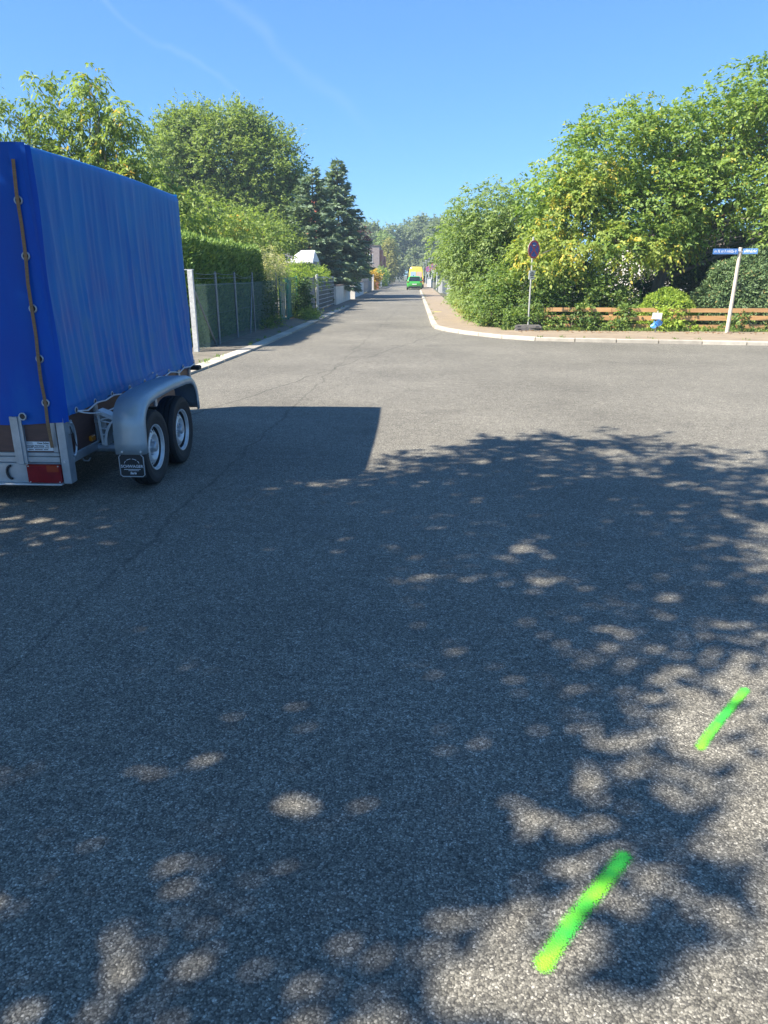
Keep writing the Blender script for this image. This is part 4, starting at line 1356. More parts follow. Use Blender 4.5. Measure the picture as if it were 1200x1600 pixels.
bush('dark_shrub', 'dark shrub behind the grey mesh gate', 'shrub', (-5.2, 39.5, 0.03), [((-5.2, 39.5, 0.9), (0.5, 2.2, 0.9))], 'dark_shrub_leaf', density=7, clump_r=0.3, leaf=(0.1, 0.06))
stn = MB().lathe_z([(0.10, 0.0), (0.15, 0.04), (0.13, 0.10), (0.06, 0.13)], 9).build('stone', 'kerb_concrete', smooth=True, loc=(-4.33, 31.1, 0.034))
tag(stn, 'pale rounded stone on the verge before the plank gate', 'stone')

# white rendered garden walls and the pillar
def garden_wall(label, x, y0, y1, h, coping=True, group=None):
    t = thing('garden_wall', (x, (y0 + y1) / 2, 0), label, 'wall', group)
    of = (x, (y0 + y1) / 2, 0)
    MB(of).box(x - 0.24, x, y0, y1, 0, h).build('wall', 'white_render', t)
    n = int((y1 - y0) / 0.9)
    for i in range(n):
        a = y0 + (y1 - y0) * i / n; b = y0 + (y1 - y0) * (i + 1) / n
        MB(of).box(x - 0.28, x + 0.03, a + 0.006, b - 0.006, h, h + 0.05, 0.006).build('coping_slab', 'coping', t)
    return t


garden_wall('low white rendered garden wall beside the mesh gate', -4.32, 41.9, 51.4, 1.0)
gpil = thing('gate_pillar', (-4.33, 52.4, 0), 'sunlit square white rendered pillar between the two white walls', 'pillar')
MB((-4.33, 52.4, 0)).box(-4.75, -4.05, 52.05, 52.75, 0, 1.10, 0.01).build('shaft', 'white_render', gpil)
MB((-4.33, 52.4, 0)).box(-4.78, -4.02, 52.02, 52.78, 1.10, 1.15, 0.008).build('cap', 'coping', gpil)
garden_wall('low white rendered garden wall beyond the white pillar', -4.35, 53.0, 66.0, 1.02)
gf = thing('picket_fence', (-4.5, 72, 0), 'grey upright board fence beyond the white garden walls', 'fence')
for i in range(40):
    y = 66.3 + i * 0.40
    MB((-4.5, 72, 0)).box(-4.53, -4.50, y, y + 0.34, 0.05, 1.30).build('board', 'grey_plank', gf)
for z in (0.35, 1.05):
    MB((-4.5, 72, 0)).box(-4.575, -4.532, 66.3, 82.2, z - 0.04, z + 0.04).build('rail', 'grey_plank', gf)
wpp = thing('gate_pillar', (-4.5, 83.2, 0), 'slim white gate pillar by the yellow flowering shrub', 'pillar')
MB((-4.5, 83.2, 0)).box(-4.65, -4.35, 83.0, 83.4, 0, 1.6).build('shaft', 'white_render', wpp)
MB((-4.5, 83.2, 0)).box(-4.70, -4.30, 82.95, 83.45, 1.6, 1.68).build('cap', 'white_render', wpp)
bush('flowering_shrub', 'yellow flowering shrub arching beside the slim white pillar', 'shrub', (-4.5, 86, 0), [((-4.4, 86, 1.5), (0.55, 0.9, 0.6)), ((-4.5, 86, 0.8), (0.4, 0.7, 0.7))], 'flower_leaf', density=6, clump_r=0.3, leaf=(0.2, 0.12))
bpil = thing('brick_pillar', (-4.3, 89, 0), 'orange brown brick gate pillar behind the yellow flowering shrub', 'pillar')
MB((-4.3, 89, 0)).box(-4.54, -4.06, 88.6, 89.4, 0, 1.7).build('core', 'mortar', bpil)
for i in range(14):
    for j in range(2):
        MB((-4.3, 89, 0)).box(-4.55 + j * 0.255, -4.305 + j * 0.255, 88.585, 89.415, 0.02 + i * 0.12, 0.125 + i * 0.12).build('brick', 'brick', bpil)
MB((-4.3, 89, 0)).box(-4.6, -4.0, 88.5, 89.5, 1.7, 1.78).build('cap', 'coping', bpil)
gb = thing('bar_fence', (-4.45, 98, 0), 'pale grey bar fence along the street beyond the brick pillar', 'fence')
for i in range(34):
    y = 90.5 + i * 0.5
    MB((-4.45, 98, 0)).box(-4.48, -4.42, y, y + 0.30, 0.05, 1.45).build('bar', 'lamp_metal', gb)
for z in (0.3, 1.25):
    MB((-4.45, 98, 0)).box(-4.52, -4.482, 90.5, 107.4, z - 0.03, z + 0.03).build('rail', 'lamp_metal', gb)
bush('street_shrub', 'round green shrub at the end of the pale bar fence', 'shrub', (-4.9, 113, 0), [((-4.8, 113, 1.5), (1.0, 1.4, 1.1)), ((-4.8, 113, 0.6), (0.7, 1.0, 0.7))], 'lime_leaf', density=4, clump_r=0.4, leaf=(0.22, 0.14))
for yy, lb in ((123, 'white post by the round green shrub'), (139, 'white post under the yellowish column tree')):
    q = thing('marker_post', (-4.6, yy, 0), lb, 'post')
    MB((-4.6, yy, 0)).box(-4.75, -4.45, yy - 0.15, yy + 0.15, 0, 1.3).build('shaft', 'sign_white', q)
    MB((-4.6, yy, 0)).box(-4.8, -4.4, yy - 0.2, yy + 0.2, 1.3, 1.36).build('cap', 'sign_white', q)
hl = thing('far_hedge', (-6, 135, 0), 'dark hedge lining the far left of the street', 'hedge')
n = 5000
hp = np.stack([rng.uniform(-7.5, -5.2, n), rng.uniform(124, 160, n), rng.uniform(0, 1.6, n)], 1) - np.array([-6, 135, 0])
leaf_object('foliage', hp, rand_dirs(n), rand_dirs(n), rng.uniform(0.3, 0.5, n), rng.uniform(0.2, 0.3, n), np.clip(rng.normal(.5, .25, n), 0, 1), 'dark_shrub_leaf', hl)


# ------------------------------------------------------------------ houses
def window(parent, of, x, y, z, w, h, face='y', pane='dark_glass'):
    f = MB(of)
    t = 0.06
    if face == 'y':      # camera facing wall at y
        fr = f.box(x - w / 2, x + w / 2, y - 0.03, y - 0.002, z, z + h).build('window', 'sign_white', parent)
        for sx in (-1, 1):
            a = x + (sx * w / 4) - w / 4 + t * 0.8
            MB(of).box(a, a + w / 2 - t * 1.6, y - 0.034, y - 0.03, z + t, z + h - t).build('pane', pane, fr)
        MB(of).box(x - w / 2 - 0.05, x + w / 2 + 0.05, y - 0.10, y - 0.002, z - 0.06, z).build('sill', 'sign_white', fr)
    else:
        fr = f.box(x + 0.002, x + 0.03, y - w / 2, y + w / 2, z, z + h).build('window', 'sign_white', parent)
        MB(of).box(x + 0.03, x + 0.034, y - w / 2 + t, y + w / 2 - t, z + t, z + h - t).build('pane', pane, fr)
    return fr


def house(name, label, x0, x1, y0, y1, eave, ridge, wallmat, roofmat='red_tile', axis='x', wins=()):
    of = ((x0 + x1) / 2, (y0 + y1) / 2, 0)
    t = thing(name, of, label, 'house')
    MB(of).box(x0, x1, y0, y1, 0, eave).build('wall', wallmat, t)
    o = 0.4
    if axis == 'x':
        ym = (y0 + y1) / 2
        sl = (ridge - eave) / (ym - y0)
        rf = MB(of).prism([(y0 - o, eave - o * sl), (ym, ridge), (y1 + o, eave - o * sl), (y1 + o, eave - o * sl + 0.14), (ym, ridge + 0.16), (y0 - o, eave - o * sl + 0.14)], 'x', x0 - o, x1 + o).build('roof', roofmat, t)
        MB(of).prism([(y0, eave), (y1, eave), (ym, ridge - 0.01)], 'x', x0 + 0.003, x1 - 0.003).build('gable', wallmat, t)
        n = int((ym - y0 + o) / 0.33)
        for i in range(n):
            ya = y0 - o + i * 0.33
            za = eave - o * sl + 0.145 + i * 0.33 * sl
            MB(of).prism([(ya, za), (ya + 0.345, za + 0.345 * sl), (ya + 0.345, za + 0.345 * sl + 0.02), (ya, za + 0.05)], 'x', x0 - o - 0.01, x1 + o + 0.01).build('tile_course', roofmat, rf)
    else:
        xm = (x0 + x1) / 2
        sl = (ridge - eave) / (xm - x0)
        rf = MB(of).prism([(x0 - o, eave - o * sl), (xm, ridge), (x1 + o, eave - o * sl), (x1 + o, eave - o * sl + 0.14), (xm, ridge + 0.16), (x0 - o, eave - o * sl + 0.14)], 'y', y0 - o, y1 + o).build('roof', roofmat, t)
        MB(of).prism([(x0, eave), (x1, eave), (xm, ridge - 0.01)], 'y', y0 + 0.003, y1 - 0.003).build('gable', wallmat, t)
    for wdef in wins:
        window(t, of, *wdef)
    return t, of, rf


ht, ho, hr = house('red_roof_house', 'house with steep red tiled roof behind the big round tree', -18, -9.3, 72, 81, 4.4, 8.6, 'white_render',
                   wins=[(-17, 72, 1.0, 1.3, 1.3), (-14.5, 72, 1.0, 1.3, 1.3), (-12.0, 72, 1.0, 1.3, 1.3), (-9.3, 76, 1.0, 1.2, 1.3, 'x')])
MB(ho).box(-13.2, -12.5, 76.2, 76.9, 8.0, 9.6).build('chimney', 'brick', hr)
# the beige house with the stepped red brick flank down the street
bt = thing('beige_house', (-8.5, 124, 0), 'beige house end with stepped red brick flank above the far garden fences', 'house')
bo = (-8.5, 124, 0)
MB(bo).box(-12, -5.35, 120, 128, 0, 6.0).build('wall', 'beige_render', bt)
MB(bo).box(-12.1, -5.28, 119.9, 128.1, 6.0, 6.12).build('roof', 'coping', bt)
for k, (y0, y1, zt, xx) in enumerate(((120.6, 127, 5.5, -4.98), (128.5, 134, 4.7, -4.78))):
    fl_ = MB(bo).box(-7.0, xx, y0, y1, 0.0, zt).build('brick_flank', 'brick', bt)
    for z in range(int(zt / 0.3)):
        MB(bo).box(-5.34, xx + 0.012, y0 - 0.012, y1, z * 0.3 + 0.02, z * 0.3 + 0.28).build('brick_course', 'brick', fl_)
window(bt, bo, -6.9, 120, 3.6, 1.0, 1.2)
window(bt, bo, -6.9, 120, 0.9, 1.0, 1.2)
# white roofed shed
sh = thing('garden_shed', (-5.6, 41, 0), 'garden shed with bright white roof and grey boards', 'shed')
so = (-5.6, 41, 0)
for i in range(9):
    a = -7.6 + i * 0.25
    MB(so).box(a, a + 0.24, 40.2, 40.24, 0, 2.0 + max(0, 0.85 - abs(a + 0.12 + 6.9) * 0.62)).build('board', 'shed_board', sh)
MB(so).box(-7.6, -5.3, 40.245, 43, 0, 2.3).build('wall', 'shed_board', sh)
MB(so).add([(-6.75, 39.75, 2.26), (-5.32, 39.75, 2.26), (-5.40, 41.4, 2.90), (-6.15, 41.4, 2.90), (-5.32, 43.1, 2.26), (-6.75, 43.1, 2.26), (-6.75, 39.75, 2.20), (-5.32, 39.75, 2.20), (-5.32, 43.1, 2.20), (-6.75, 43.1, 2.20)],
           [(0, 1, 2, 3), (3, 2, 4, 5), (1, 4, 2), (0, 3, 5), (0, 6, 7, 1), (1, 7, 8, 4), (4, 8, 9, 5), (5, 9, 6, 0), (6, 9, 8, 7)]).build('roof', 'shed_roof', sh)
MB(so).prism([(-8.0, 2.10), (-7.2, 2.95), (-6.4, 2.10), (-6.4, 2.18), (-7.2, 3.04), (-8.0, 2.18)], 'y', 39.6, 41.0).build('porch_roof', 'shed_board', sh)
# white house behind the yellowing maple
wt, who, whr = house('white_house', 'white rendered house with dark roof behind the yellowing maple', 9.6, 16.6, 31, 38, 2.5, 3.3, 'white_render', 'coping', 'x',
                     wins=[(11.2, 31, 1.0, 1.3, 1.3), (13.4, 31, 1.0, 1.3, 1.3), (15.6, 31, 1.0, 1.3, 1.3)])
MB(who).box(13, 13.7, 34.3, 34.9, 3.2, 4.2).build('chimney', 'brick', whr)

# ================================================================== LEFT TREES
tree('walnut_tree', 'loose walnut tree with drooping leaves rising behind the blue trailer', 'tree', (-10.2, 24.6, 0), (-10.0, 24.6, 6.0), 0.18,
     [((-10.03, 24.40, 6.97), (0.51, 0.61, 0.88)), ((-9.88, 24.40, 5.87), (0.79, 0.85, 0.73)),
      ((-11.65, 24.40, 6.79), (0.46, 0.55, 0.61)), ((-11.04, 24.40, 5.99), (0.67, 0.73, 0.61)),
      ((-8.97, 24.40, 6.30), (0.51, 0.61, 0.43)), ((-9.39, 24.52, 5.38), (0.85, 0.98, 0.73)),
      ((-12.81, 24.40, 6.05), (0.67, 0.73, 0.55)), ((-11.96, 24.40, 5.02), (1.10, 1.10, 0.73)), ((-10.61, 24.40, 4.65), (1.22, 1.22, 0.85)),
      ((-8.78, 24.40, 4.41), (1.10, 1.10, 0.73)), ((-7.93, 24.40, 3.55), (1.10, 1.10, 0.73)), ((-7.20, 24.64, 3.12), (0.73, 0.85, 0.49)), ((-10.98, 24.40, 3.06), (1.95, 1.46, 0.98))],
     'walnut_leaf', 'pale_bark', density=3.2, per_clump=6, clump_r=0.34, k=9, spray=0.40, leaf=(0.19, 0.062), droop=0.75, limbs=50, seed=3, limb_r=0.035)
tree('oak_tree', 'broad round crowned oak rising above the hedge on the left', 'tree', (-13.8, 56, 0), (-13.6, 56, 9), 0.45,
     [((-14.2, 56, 9.6), (3.8, 3.6, 3.6)), ((-17.0, 56, 9.6), (2.6, 3, 2.8)), ((-10.6, 56, 8.6), (2.8, 3, 3.0)), ((-9.4, 56, 6.8), (2.0, 2.4, 2.2)),
      ((-13.5, 55, 5.6), (4.6, 3, 2.2)), ((-17.8, 55.5, 6.4), (2.6, 2.6, 2.4)), ((-15.8, 56, 11.6), (1.7, 1.7, 1.2)), ((-12.0, 56, 11.3), (1.8, 1.8, 1.2)), ((-11, 55, 4.2), (2.4, 2, 1.5))],
     'oak_leaf', density=1.7, per_clump=18, clump_r=0.72, k=5, spray=0.40, leaf=(0.21, 0.13), droop=0.08, limbs=60, seed=5, limb_r=0.07)
tree('garden_tree', 'yellow green garden tree between the walnut and the oak', 'tree', (-8.6, 31.5, 0), (-8.4, 31.5, 3.6), 0.14,
     [((-8.6, 32, 3.7), (1.4, 1.3, 1.1)), ((-7.4, 32, 3.2), (1.3, 1.2, 0.9)), ((-9.8, 32, 3.2), (1.3, 1.2, 1.0)), ((-8.5, 31.5, 2.2), (2.0, 1.2, 0.8))],
     'walnut_leaf', density=2.8, per_clump=7, clump_r=0.38, k=7, spray=0.36, leaf=(0.16, 0.07), droop=0.6, seed=8, limb_r=0.03)
tree('garden_tree', 'small leafy green tree in front of the white shed roof', 'tree', (-6.9, 34.5, 0), (-6.8, 34.5, 3.0), 0.12,
     [((-6.6, 34.5, 3.1), (1.0, 1.1, 0.8)), ((-7.3, 35, 2.6), (1.2, 1.1, 0.8)), ((-6.1, 35, 2.6), (0.6, 0.8, 0.55))],
     'oak_leaf', density=3.2, per_clump=8, clump_r=0.34, k=5, spray=0.3, leaf=(0.15, 0.085), droop=0.35, seed=9, limb_r=0.03)
tree('garden_tree', 'dense dark tree behind the shed between oak and spruces', 'tree', (-9.2, 46, 0), (-9.2, 46, 4.2), 0.2,
     [((-9.2, 46, 3.6), (2.4, 2, 1.8)), ((-7.6, 46, 2.6), (1.2, 1.4, 1.3)), ((-12, 46, 3.2), (2.2, 2, 1.8))],
     'oak_leaf', density=2.4, per_clump=9, clump_r=0.5, k=5, spray=0.34, leaf=(0.2, 0.11), droop=0.3, seed=10, limb_r=0.04)


def conifer(label, base, h, r, seed, mat='spruce_leaf', skirt=0.9):
    e = thing('spruce_tree', base, label, 'tree', 'blue green spruces')
    rr = np.random.default_rng(seed)
    P, D, T_ = [], [], []
    mb = MB()
    mb.tube([(0, 0, 0), (0.03, 0, h * 0.5), (0, 0, h)], [0.16, 0.09, 0.01], 7)
    lv = int(h / 0.27)
    for i in range(lv):
        f = i / lv
        z = skirt + (h - skirt) * f
        rad = r * (1 - f) ** 0.80 * rr.uniform(0.8, 1.15) + 0.10
        nb = max(6, int(6 + 11 * (1 - f)))
        for j in range(nb):
            a = rr.uniform(0, 2 * math.pi)
            L_ = rad * rr.uniform(0.7, 1.15)
            dirv = np.array([math.cos(a), math.sin(a), 0.10 + 0.45 * f])
            tip = np.array([0, 0, z]) + dirv * L_ - np.array([0, 0, 0.16 * L_])
            mb.tube([(0, 0, z), tuple(np.array([0, 0, z]) + dirv * L_ * 0.55), tuple(tip)], [0.018, 0.012, 0.004], 3, cap=False)
            m = max(8, int(L_ * 34))
            t = rr.uniform(0.25, 1.0, m)
            pp_ = np.array([0, 0, z]) + dirv * (L_ * t)[:, None] - np.array([0, 0, 1]) * (0.16 * L_ * t * t)[:, None]
            side = np.cross(dirv, [0, 0, 1]); side = side / np.linalg.norm(side)
            sg = rr.choice([-1, 1], m)[:, None]
            dd = dirv * 0.8 + side * sg * rr.uniform(0.2, 1.0, (m, 1)) + np.array([0, 0, -0.25]) + rr.normal(0, 0.25, (m, 3))
            P.append(pp_ + rr.normal(0, 0.04, (m, 3))); D.append(dd); T_.append(np.clip(rr.normal(0.5, 0.25) + rr.normal(0, 0.15, m), 0, 1))
    P, D, T_ = np.concatenate(P), np.concatenate(D), np.concatenate(T_)
    n_ = len(P)
    mb.build('trunk', 'bark', e)
    leaf_object('crown', P, D, np.array([[0, 0, 0.6]]) + unit(P * np.array([1, 1, 0])) * 0.7 + rr.normal(0, 0.5, (n_, 3)), rr.uniform(0.22, 0.45, n_), rr.uniform(0.09, 0.16, n_), T_, mat, e)
    return e


conifer('shorter blue green spruce standing beside a taller one', (-6.3, 48, 0), 7.9, 2.5, 1)
conifer('taller pointed blue green spruce beside the copper leaved plum', (-5.35, 54.4, 0), 9.2, 2.4, 2, skirt=1.7)
conifer('slim dark spruce squeezed between the two spruces and white wall', (-6.5, 58.5, 0), 6.4, 1.5, 4)
tree('plum_tree', 'copper purple leaved plum tree behind the white garden wall', 'tree', (-5.2, 61, 0), (-5.0, 61, 3.6), 0.12,
     [((-4.7, 61, 3.6), (1.2, 1.3, 1.3)), ((-5.2, 61, 2.4), (1.0, 1.2, 1.0)), ((-4.4, 61, 4.4), (0.8, 0.8, 0.8))],
     'plum_leaf', density=3, per_clump=8, clump_r=0.36, k=5, spray=0.3, leaf=(0.16, 0.09), droop=0.25, seed=12, limb_r=0.03)
bush('plum_sapling', 'spindly copper leaved sapling above the first white wall', 'shrub', (-4.75, 48.5, 0), [((-4.7, 48.5, 1.5), (0.25, 0.3, 0.8)), ((-4.6, 48.8, 1.2), (0.4, 0.5, 0.3))], 'plum_leaf', density=5, clump_r=0.2, leaf=(0.13, 0.07), per_clump=4)
bush('wall_shrub', 'pale green shrub behind the second white wall', 'shrub', (-4.8, 57, 0), [((-4.75, 57, 1.35), (0.35, 0.8, 0.6))], 'ash_leaf', density=7, clump_r=0.25, leaf=(0.16, 0.09))
tree('garden_tree', 'green tree before the beige house end', 'tree', (-5.6, 78, 0), (-5.6, 78, 3.0), 0.12,
     [((-5.6, 78, 3.0), (1.1, 1.2, 1.3)), ((-5.2, 78, 1.8), (0.7, 1.0, 0.8)), ((-6.8, 78, 2.6), (1.2, 1.2, 1.5))],
     'ash_leaf', density=3, per_clump=8, clump_r=0.4, k=5, spray=0.34, leaf=(0.2, 0.12), seed=13, limb_r=0.03)
bush('street_shrub', 'dark green shrub hiding the foot of the beige house', 'shrub', (-5.6, 95.5, 0), [((-5.4, 95.5, 1.3), (1.2, 1.4, 1.3)), ((-6.8, 96, 1.5), (1.2, 1.4, 1.4))], 'oak_leaf', density=4, clump_r=0.45, leaf=(0.22, 0.14))
bush('street_shrub', 'leafy shrub below the red brick flank', 'shrub', (-5.1, 109, 0), [((-5.0, 109, 1.3), (0.8, 1.6, 1.4)), ((-4.9, 118, 1.3), (0.8, 2, 1.2))], 'ash_leaf', density=4, clump_r=0.45, leaf=(0.22, 0.14))
tree('column_tree', 'yellowish columnar tree at the left edge of the far street', 'tree', (-4.6, 148, 0), (-4.6, 148, 7), 0.16,
     [((-4.6, 148, 3.0), (1.5, 1.5, 2.6)), ((-4.4, 148, 5.2), (1.2, 1.2, 2.4)), ((-4.7, 148, 7.0), (0.8, 0.8, 1.4))],
     'column_leaf', density=2.0, per_clump=9, clump_r=0.6, k=5, spray=0.45, leaf=(0.34, 0.2), seed=14)
tree('column_tree', 'taller pale green tree behind the yellowish columnar tree', 'tree', (-6.0, 158, 0), (-6.0, 158, 8), 0.2,
     [((-5.4, 158, 6.2), (1.8, 1.8, 3.2)), ((-6.2, 158, 8.2), (1.4, 1.4, 1.8))],
     'ash_leaf', density=1.8, per_clump=9, clump_r=0.6, k=5, spray=0.5, leaf=(0.36, 0.22), seed=15)

# distant wood closing the street: single trees one can still tell apart
fr = random.Random(4)
desc = ['rounded grey green tree at the left end of the distant wood', 'tall tree with domed top in the distant wood left of the yellow van', 'broad tree with flat top closing the far street',
        'tallest domed tree of the distant wood straight above the yellow van', 'rounded tree of the distant wood right of the tallest dome', 'lower dark tree of the distant wood behind the lamp posts',
        'distant wood tree half hidden by the ash on the right', 'short bushy tree at the foot of the distant wood', 'second short bushy tree at the foot of the distant wood beside the street', 'far left tree of the distant wood behind the copper plum', 'outer left tree of the distant wood behind the red roof house']
spots = [(-9.5, 172, 12.6, 3.4), (-5.0, 196, 13.6, 3.6), (-1.0, 205, 15.6, 3.8), (3.2, 196, 16.0, 4.2), (7.4, 190, 15.2, 4.0), (9.2, 176, 12.2, 3.4), (14, 185, 15, 5), (1.2, 186, 7.5, 3.0), (5.8, 182, 7.0, 3.2), (-15, 180, 13.5, 4.5), (-23, 190, 14, 5)]
for (x, y, h, r), d in zip(spots, desc):
    lob = [((x, y, h - r * 0.9), (r * 0.85, r * 0.85, r * 0.9))]
    for i in range(6):
        a = fr.uniform(0, 6.28)
        lob.append(((x + math.cos(a) * r * 0.5, y + math.sin(a) * r * 0.5, fr.uniform(h * 0.22, h * 0.8)), (r * 0.62, r * 0.62, r * fr.uniform(0.5, 0.75))))
    tree('wood_tree', d, 'tree', (x, y, 0), (x, y, h * 0.7), 0.3, lob, 'forest_leaf', density=0.55, per_clump=9, clump_r=1.0, k=4, spray=0.7, leaf=(0.60, 0.40), droop=0.2,
         limbs=10, seed=int(h * 10), group='trees of the distant wood')

# ================================================================== RIGHT SIDE
# ash on the street corner, foliage down to the pavement
tree('ash_tree', 'bushy fresh green ash at the pavement corner', 'tree', (3.3, 27.2, 0), (3.0, 27, 3.6), 0.16,
     [((2.7, 27, 3.75), (1.15, 1.2, 1.0)), ((1.95, 27, 3.1), (0.9, 1.1, 0.95)), ((3.6, 26.8, 3.5), (1.1, 1.1, 0.9)), ((1.75, 27.2, 2.2), (0.75, 1.2, 0.8)), ((2.9, 26.6, 2.4), (1.3, 1.0, 0.9)),
      ((2.25, 26.0, 1.3), (0.4, 1.0, 0.8)), ((4.3, 26.6, 2.4), (1.1, 1, 1.0)), ((1.45, 28.4, 2.6), (0.6, 1.2, 0.9))],
     'ash_leaf', density=4.0, per_clump=9, clump_r=0.34, k=7, spray=0.30, leaf=(0.14, 0.055), droop=0.5, limbs=50, seed=21, limb_r=0.03)
# big ash-leaved maple; its sunny branches are turning yellow
maple_lobes = [((4.35, 24.2, 3.9), (1.0, 1.2, 1.2)), ((5.2, 24.4, 4.7), (1.3, 1.4, 1.2)), ((6.4, 24.6, 5.2), (1.5, 1.5, 1.4)), ((7.8, 24.8, 5.3), (1.5, 1.6, 1.4)),
               ((9.3, 24.8, 5.6), (1.5, 1.6, 1.5)), ((10.3, 24.6, 6.5), (1.1, 1.3, 1.2)), ((11.6, 25, 6.0), (1.7, 1.8, 1.8)), ((13.6, 25, 5.4), (1.8, 1.8, 2.0)),
               ((5.6, 23.7, 3.4), (1.5, 1.0, 0.9)), ((7.4, 23.6, 3.7), (1.5, 1.0, 1.0)), ((9.2, 23.6, 3.9), (1.4, 1.0, 1.0)), ((10.9, 23.4, 4.0), (1.3, 1.0, 1.1)), ((12.6, 23.8, 3.6), (1.5, 1.2, 1.2)),
               ((6.3, 23.0, 2.55), (1.2, 0.8, 0.55)), ((11.0, 22.8, 2.85), (0.8, 0.8, 0.6)), ((8.2, 24.0, 2.7), (0.9, 0.8, 0.5))]
mt, mA = tree('maple_tree', 'large spreading maple with green and yellowing leaves behind the plank fence', 'tree', (8.4, 25.6, 0), (8.2, 25.2, 5.6), 0.24, maple_lobes,
              'maple_leaf', 'pale_bark', density=4.2, per_clump=9, clump_r=0.38, k=7, spray=0.30, leaf=(0.125, 0.07), droop=0.35, limbs=80, seed=22, limb_r=0.04)
yl = [((4.9, 23.2, 3.7), (0.7, 0.5, 0.9)), ((4.0, 23.3, 2.7), (0.7, 0.6, 0.45)), ((3.45, 22.4, 2.25), (0.55, 0.5, 0.32)), ((4.6, 22.5, 2.25), (0.8, 0.5, 0.35)), ((5.6, 22.7, 2.6), (0.9, 0.5, 0.45)), ((6.6, 22.4, 2.3), (0.7, 0.5, 0.4)), ((7.35, 22.4, 2.1), (0.28, 0.3, 0.40)),
      ((5.3, 23.3, 4.6), (0.6, 0.4, 0.5)), ((3.6, 21.6, 1.88), (0.30, 0.22, 0.16))]
P, D, T_, C_ = crown_points(yl, 4.0, 8, 0.28)
A = sprays(P, D, 7, 0.30, 0.13, 0.07, 0.65, T_ + 0.1)
A[0] = A[0] - np.array([8.4, 25.6, 0])
yo = leaf_object('yellowing_crown', *A, 'yellow_maple_leaf', mt)
yo['label'] = 'yellowing lower branches of the maple'
mb = MB((8.4, 25.6, 0))
for tgt in ((4.0, 23.3, 2.7), (5.6, 22.7, 2.6), (6.6, 22.4, 2.3), (3.5, 22.0, 2.1)):
    mb.tube([(8.3, 25.4, 2.4), ((8.3 + tgt[0]) / 2, (25.4 + tgt[1]) / 2, 3.0), tgt], [0.05, 0.035, 0.012], 5, cap=False)
mb.build('limb', 'pale_bark', mt)

# shrub wall below the trees
bush('corner_shrub', 'dense leafy shrub wall at the pavement corner behind the no stopping sign', 'shrub', (3.0, 22.9, 0.0),
     [((2.55, 23.2, 0.75), (0.55, 0.8, 0.85)), ((3.2, 22.6, 0.9), (0.7, 0.6, 0.95)), ((2.75, 23.8, 1.4), (0.6, 0.9, 0.7)), ((3.9, 22.7, 1.0), (0.7, 0.6, 0.95))], 'ivy_leaf', density=13, per_clump=9, clump_r=0.22, leaf=(0.10, 0.06), spray=0.16, stems=20)
bush('fence_shrub', 'dense green shrub behind the plank fence under the yellow branches', 'shrub', (5.2, 22.8, 0.0),
     [((4.8, 22.7, 0.95), (0.8, 0.6, 0.9)), ((5.8, 22.7, 0.9), (0.8, 0.6, 0.85)), ((6.6, 22.9, 0.6), (0.6, 0.5, 0.6))], 'ivy_leaf', density=11, per_clump=9, clump_r=0.24, leaf=(0.10, 0.06), spray=0.16, stems=20)
bush('shade_shrub', 'dark shaded shrubbery behind the small clipped bush', 'shrub', (7.6, 26.6, 0.0),
     [((5.6, 26.6, 1.0), (1.4, 0.8, 1.1)), ((7.4, 26.8, 0.9), (1.4, 0.8, 1.0)), ((9.4, 26.8, 1.2), (1.4, 0.8, 1.3)), ((11.6, 26.8, 1.2), (1.6, 0.8, 1.4)), ((5.2, 25.4, 1.2), (1.0, 0.6, 1.2)), ((10.6, 27.4, 2.3), (1.6, 0.8, 1.1)), ((12.6, 27.4, 2.3), (1.6, 0.8, 1.1))], 'dark_shrub_leaf', density=9, per_clump=9, clump_r=0.35, leaf=(0.13, 0.08), spray=0.2, stems=20)
bush('pavement_hedge', 'leafy hedge along the pavement before the ash', 'hedge', (2.5, 33, 0.0),
     [((2.35, 25.5, 0.5), (0.35, 1.2, 0.7)), ((2.45, 28.5, 0.55), (0.4, 1.8, 0.75)), ((2.5, 32, 0.6), (0.45, 2.0, 0.85)), ((2.55, 36, 0.7), (0.5, 2.4, 1.0)), ((2.6, 41, 0.7), (0.5, 3.0, 1.0))], 'ash_leaf', density=8, per_clump=9, clump_r=0.26, leaf=(0.11, 0.06), spray=0.18, stems=16)
bush('pavement_weeds', 'dry reddish weeds at the pavement edge below the ash', 'weeds', (2.15, 29, 0.085), [((2.12, 27.5, 0.25), (0.14, 1.4, 0.3)), ((2.12, 31, 0.3), (0.14, 1.2, 0.35))], 'column_leaf', density=16, per_clump=6, clump_r=0.14, leaf=(0.09, 0.04), spray=0.14, stems=4)
tree('garden_tree', 'dense green tree beyond the ash along the right pavement', 'tree', (5.0, 42, 0), (4.8, 42, 4), 0.2,
     [((4.6, 42, 3.4), (1.8, 2.4, 1.7)), ((3.6, 46, 2.8), (1.0, 2.4, 1.8)), ((6.6, 42, 3.6), (2.0, 2, 2.0))],
     'ash_leaf', density=2.2, per_clump=8, clump_r=0.5, k=5, spray=0.34, leaf=(0.19, 0.1), droop=0.4, seed=24)
tree('garden_tree', 'green tree behind the far pavement signs on the right', 'tree', (6.5, 72, 0), (6.5, 72, 5), 0.2,
     [((6.4, 72, 4.2), (2.3, 2.6, 2.4)), ((4.9, 76, 3.0), (1.5, 2.4, 1.9))],
     'ash_leaf', density=1.6, per_clump=8, clump_r=0.6, k=5, spray=0.4, leaf=(0.26, 0.14), droop=0.4, seed=25)

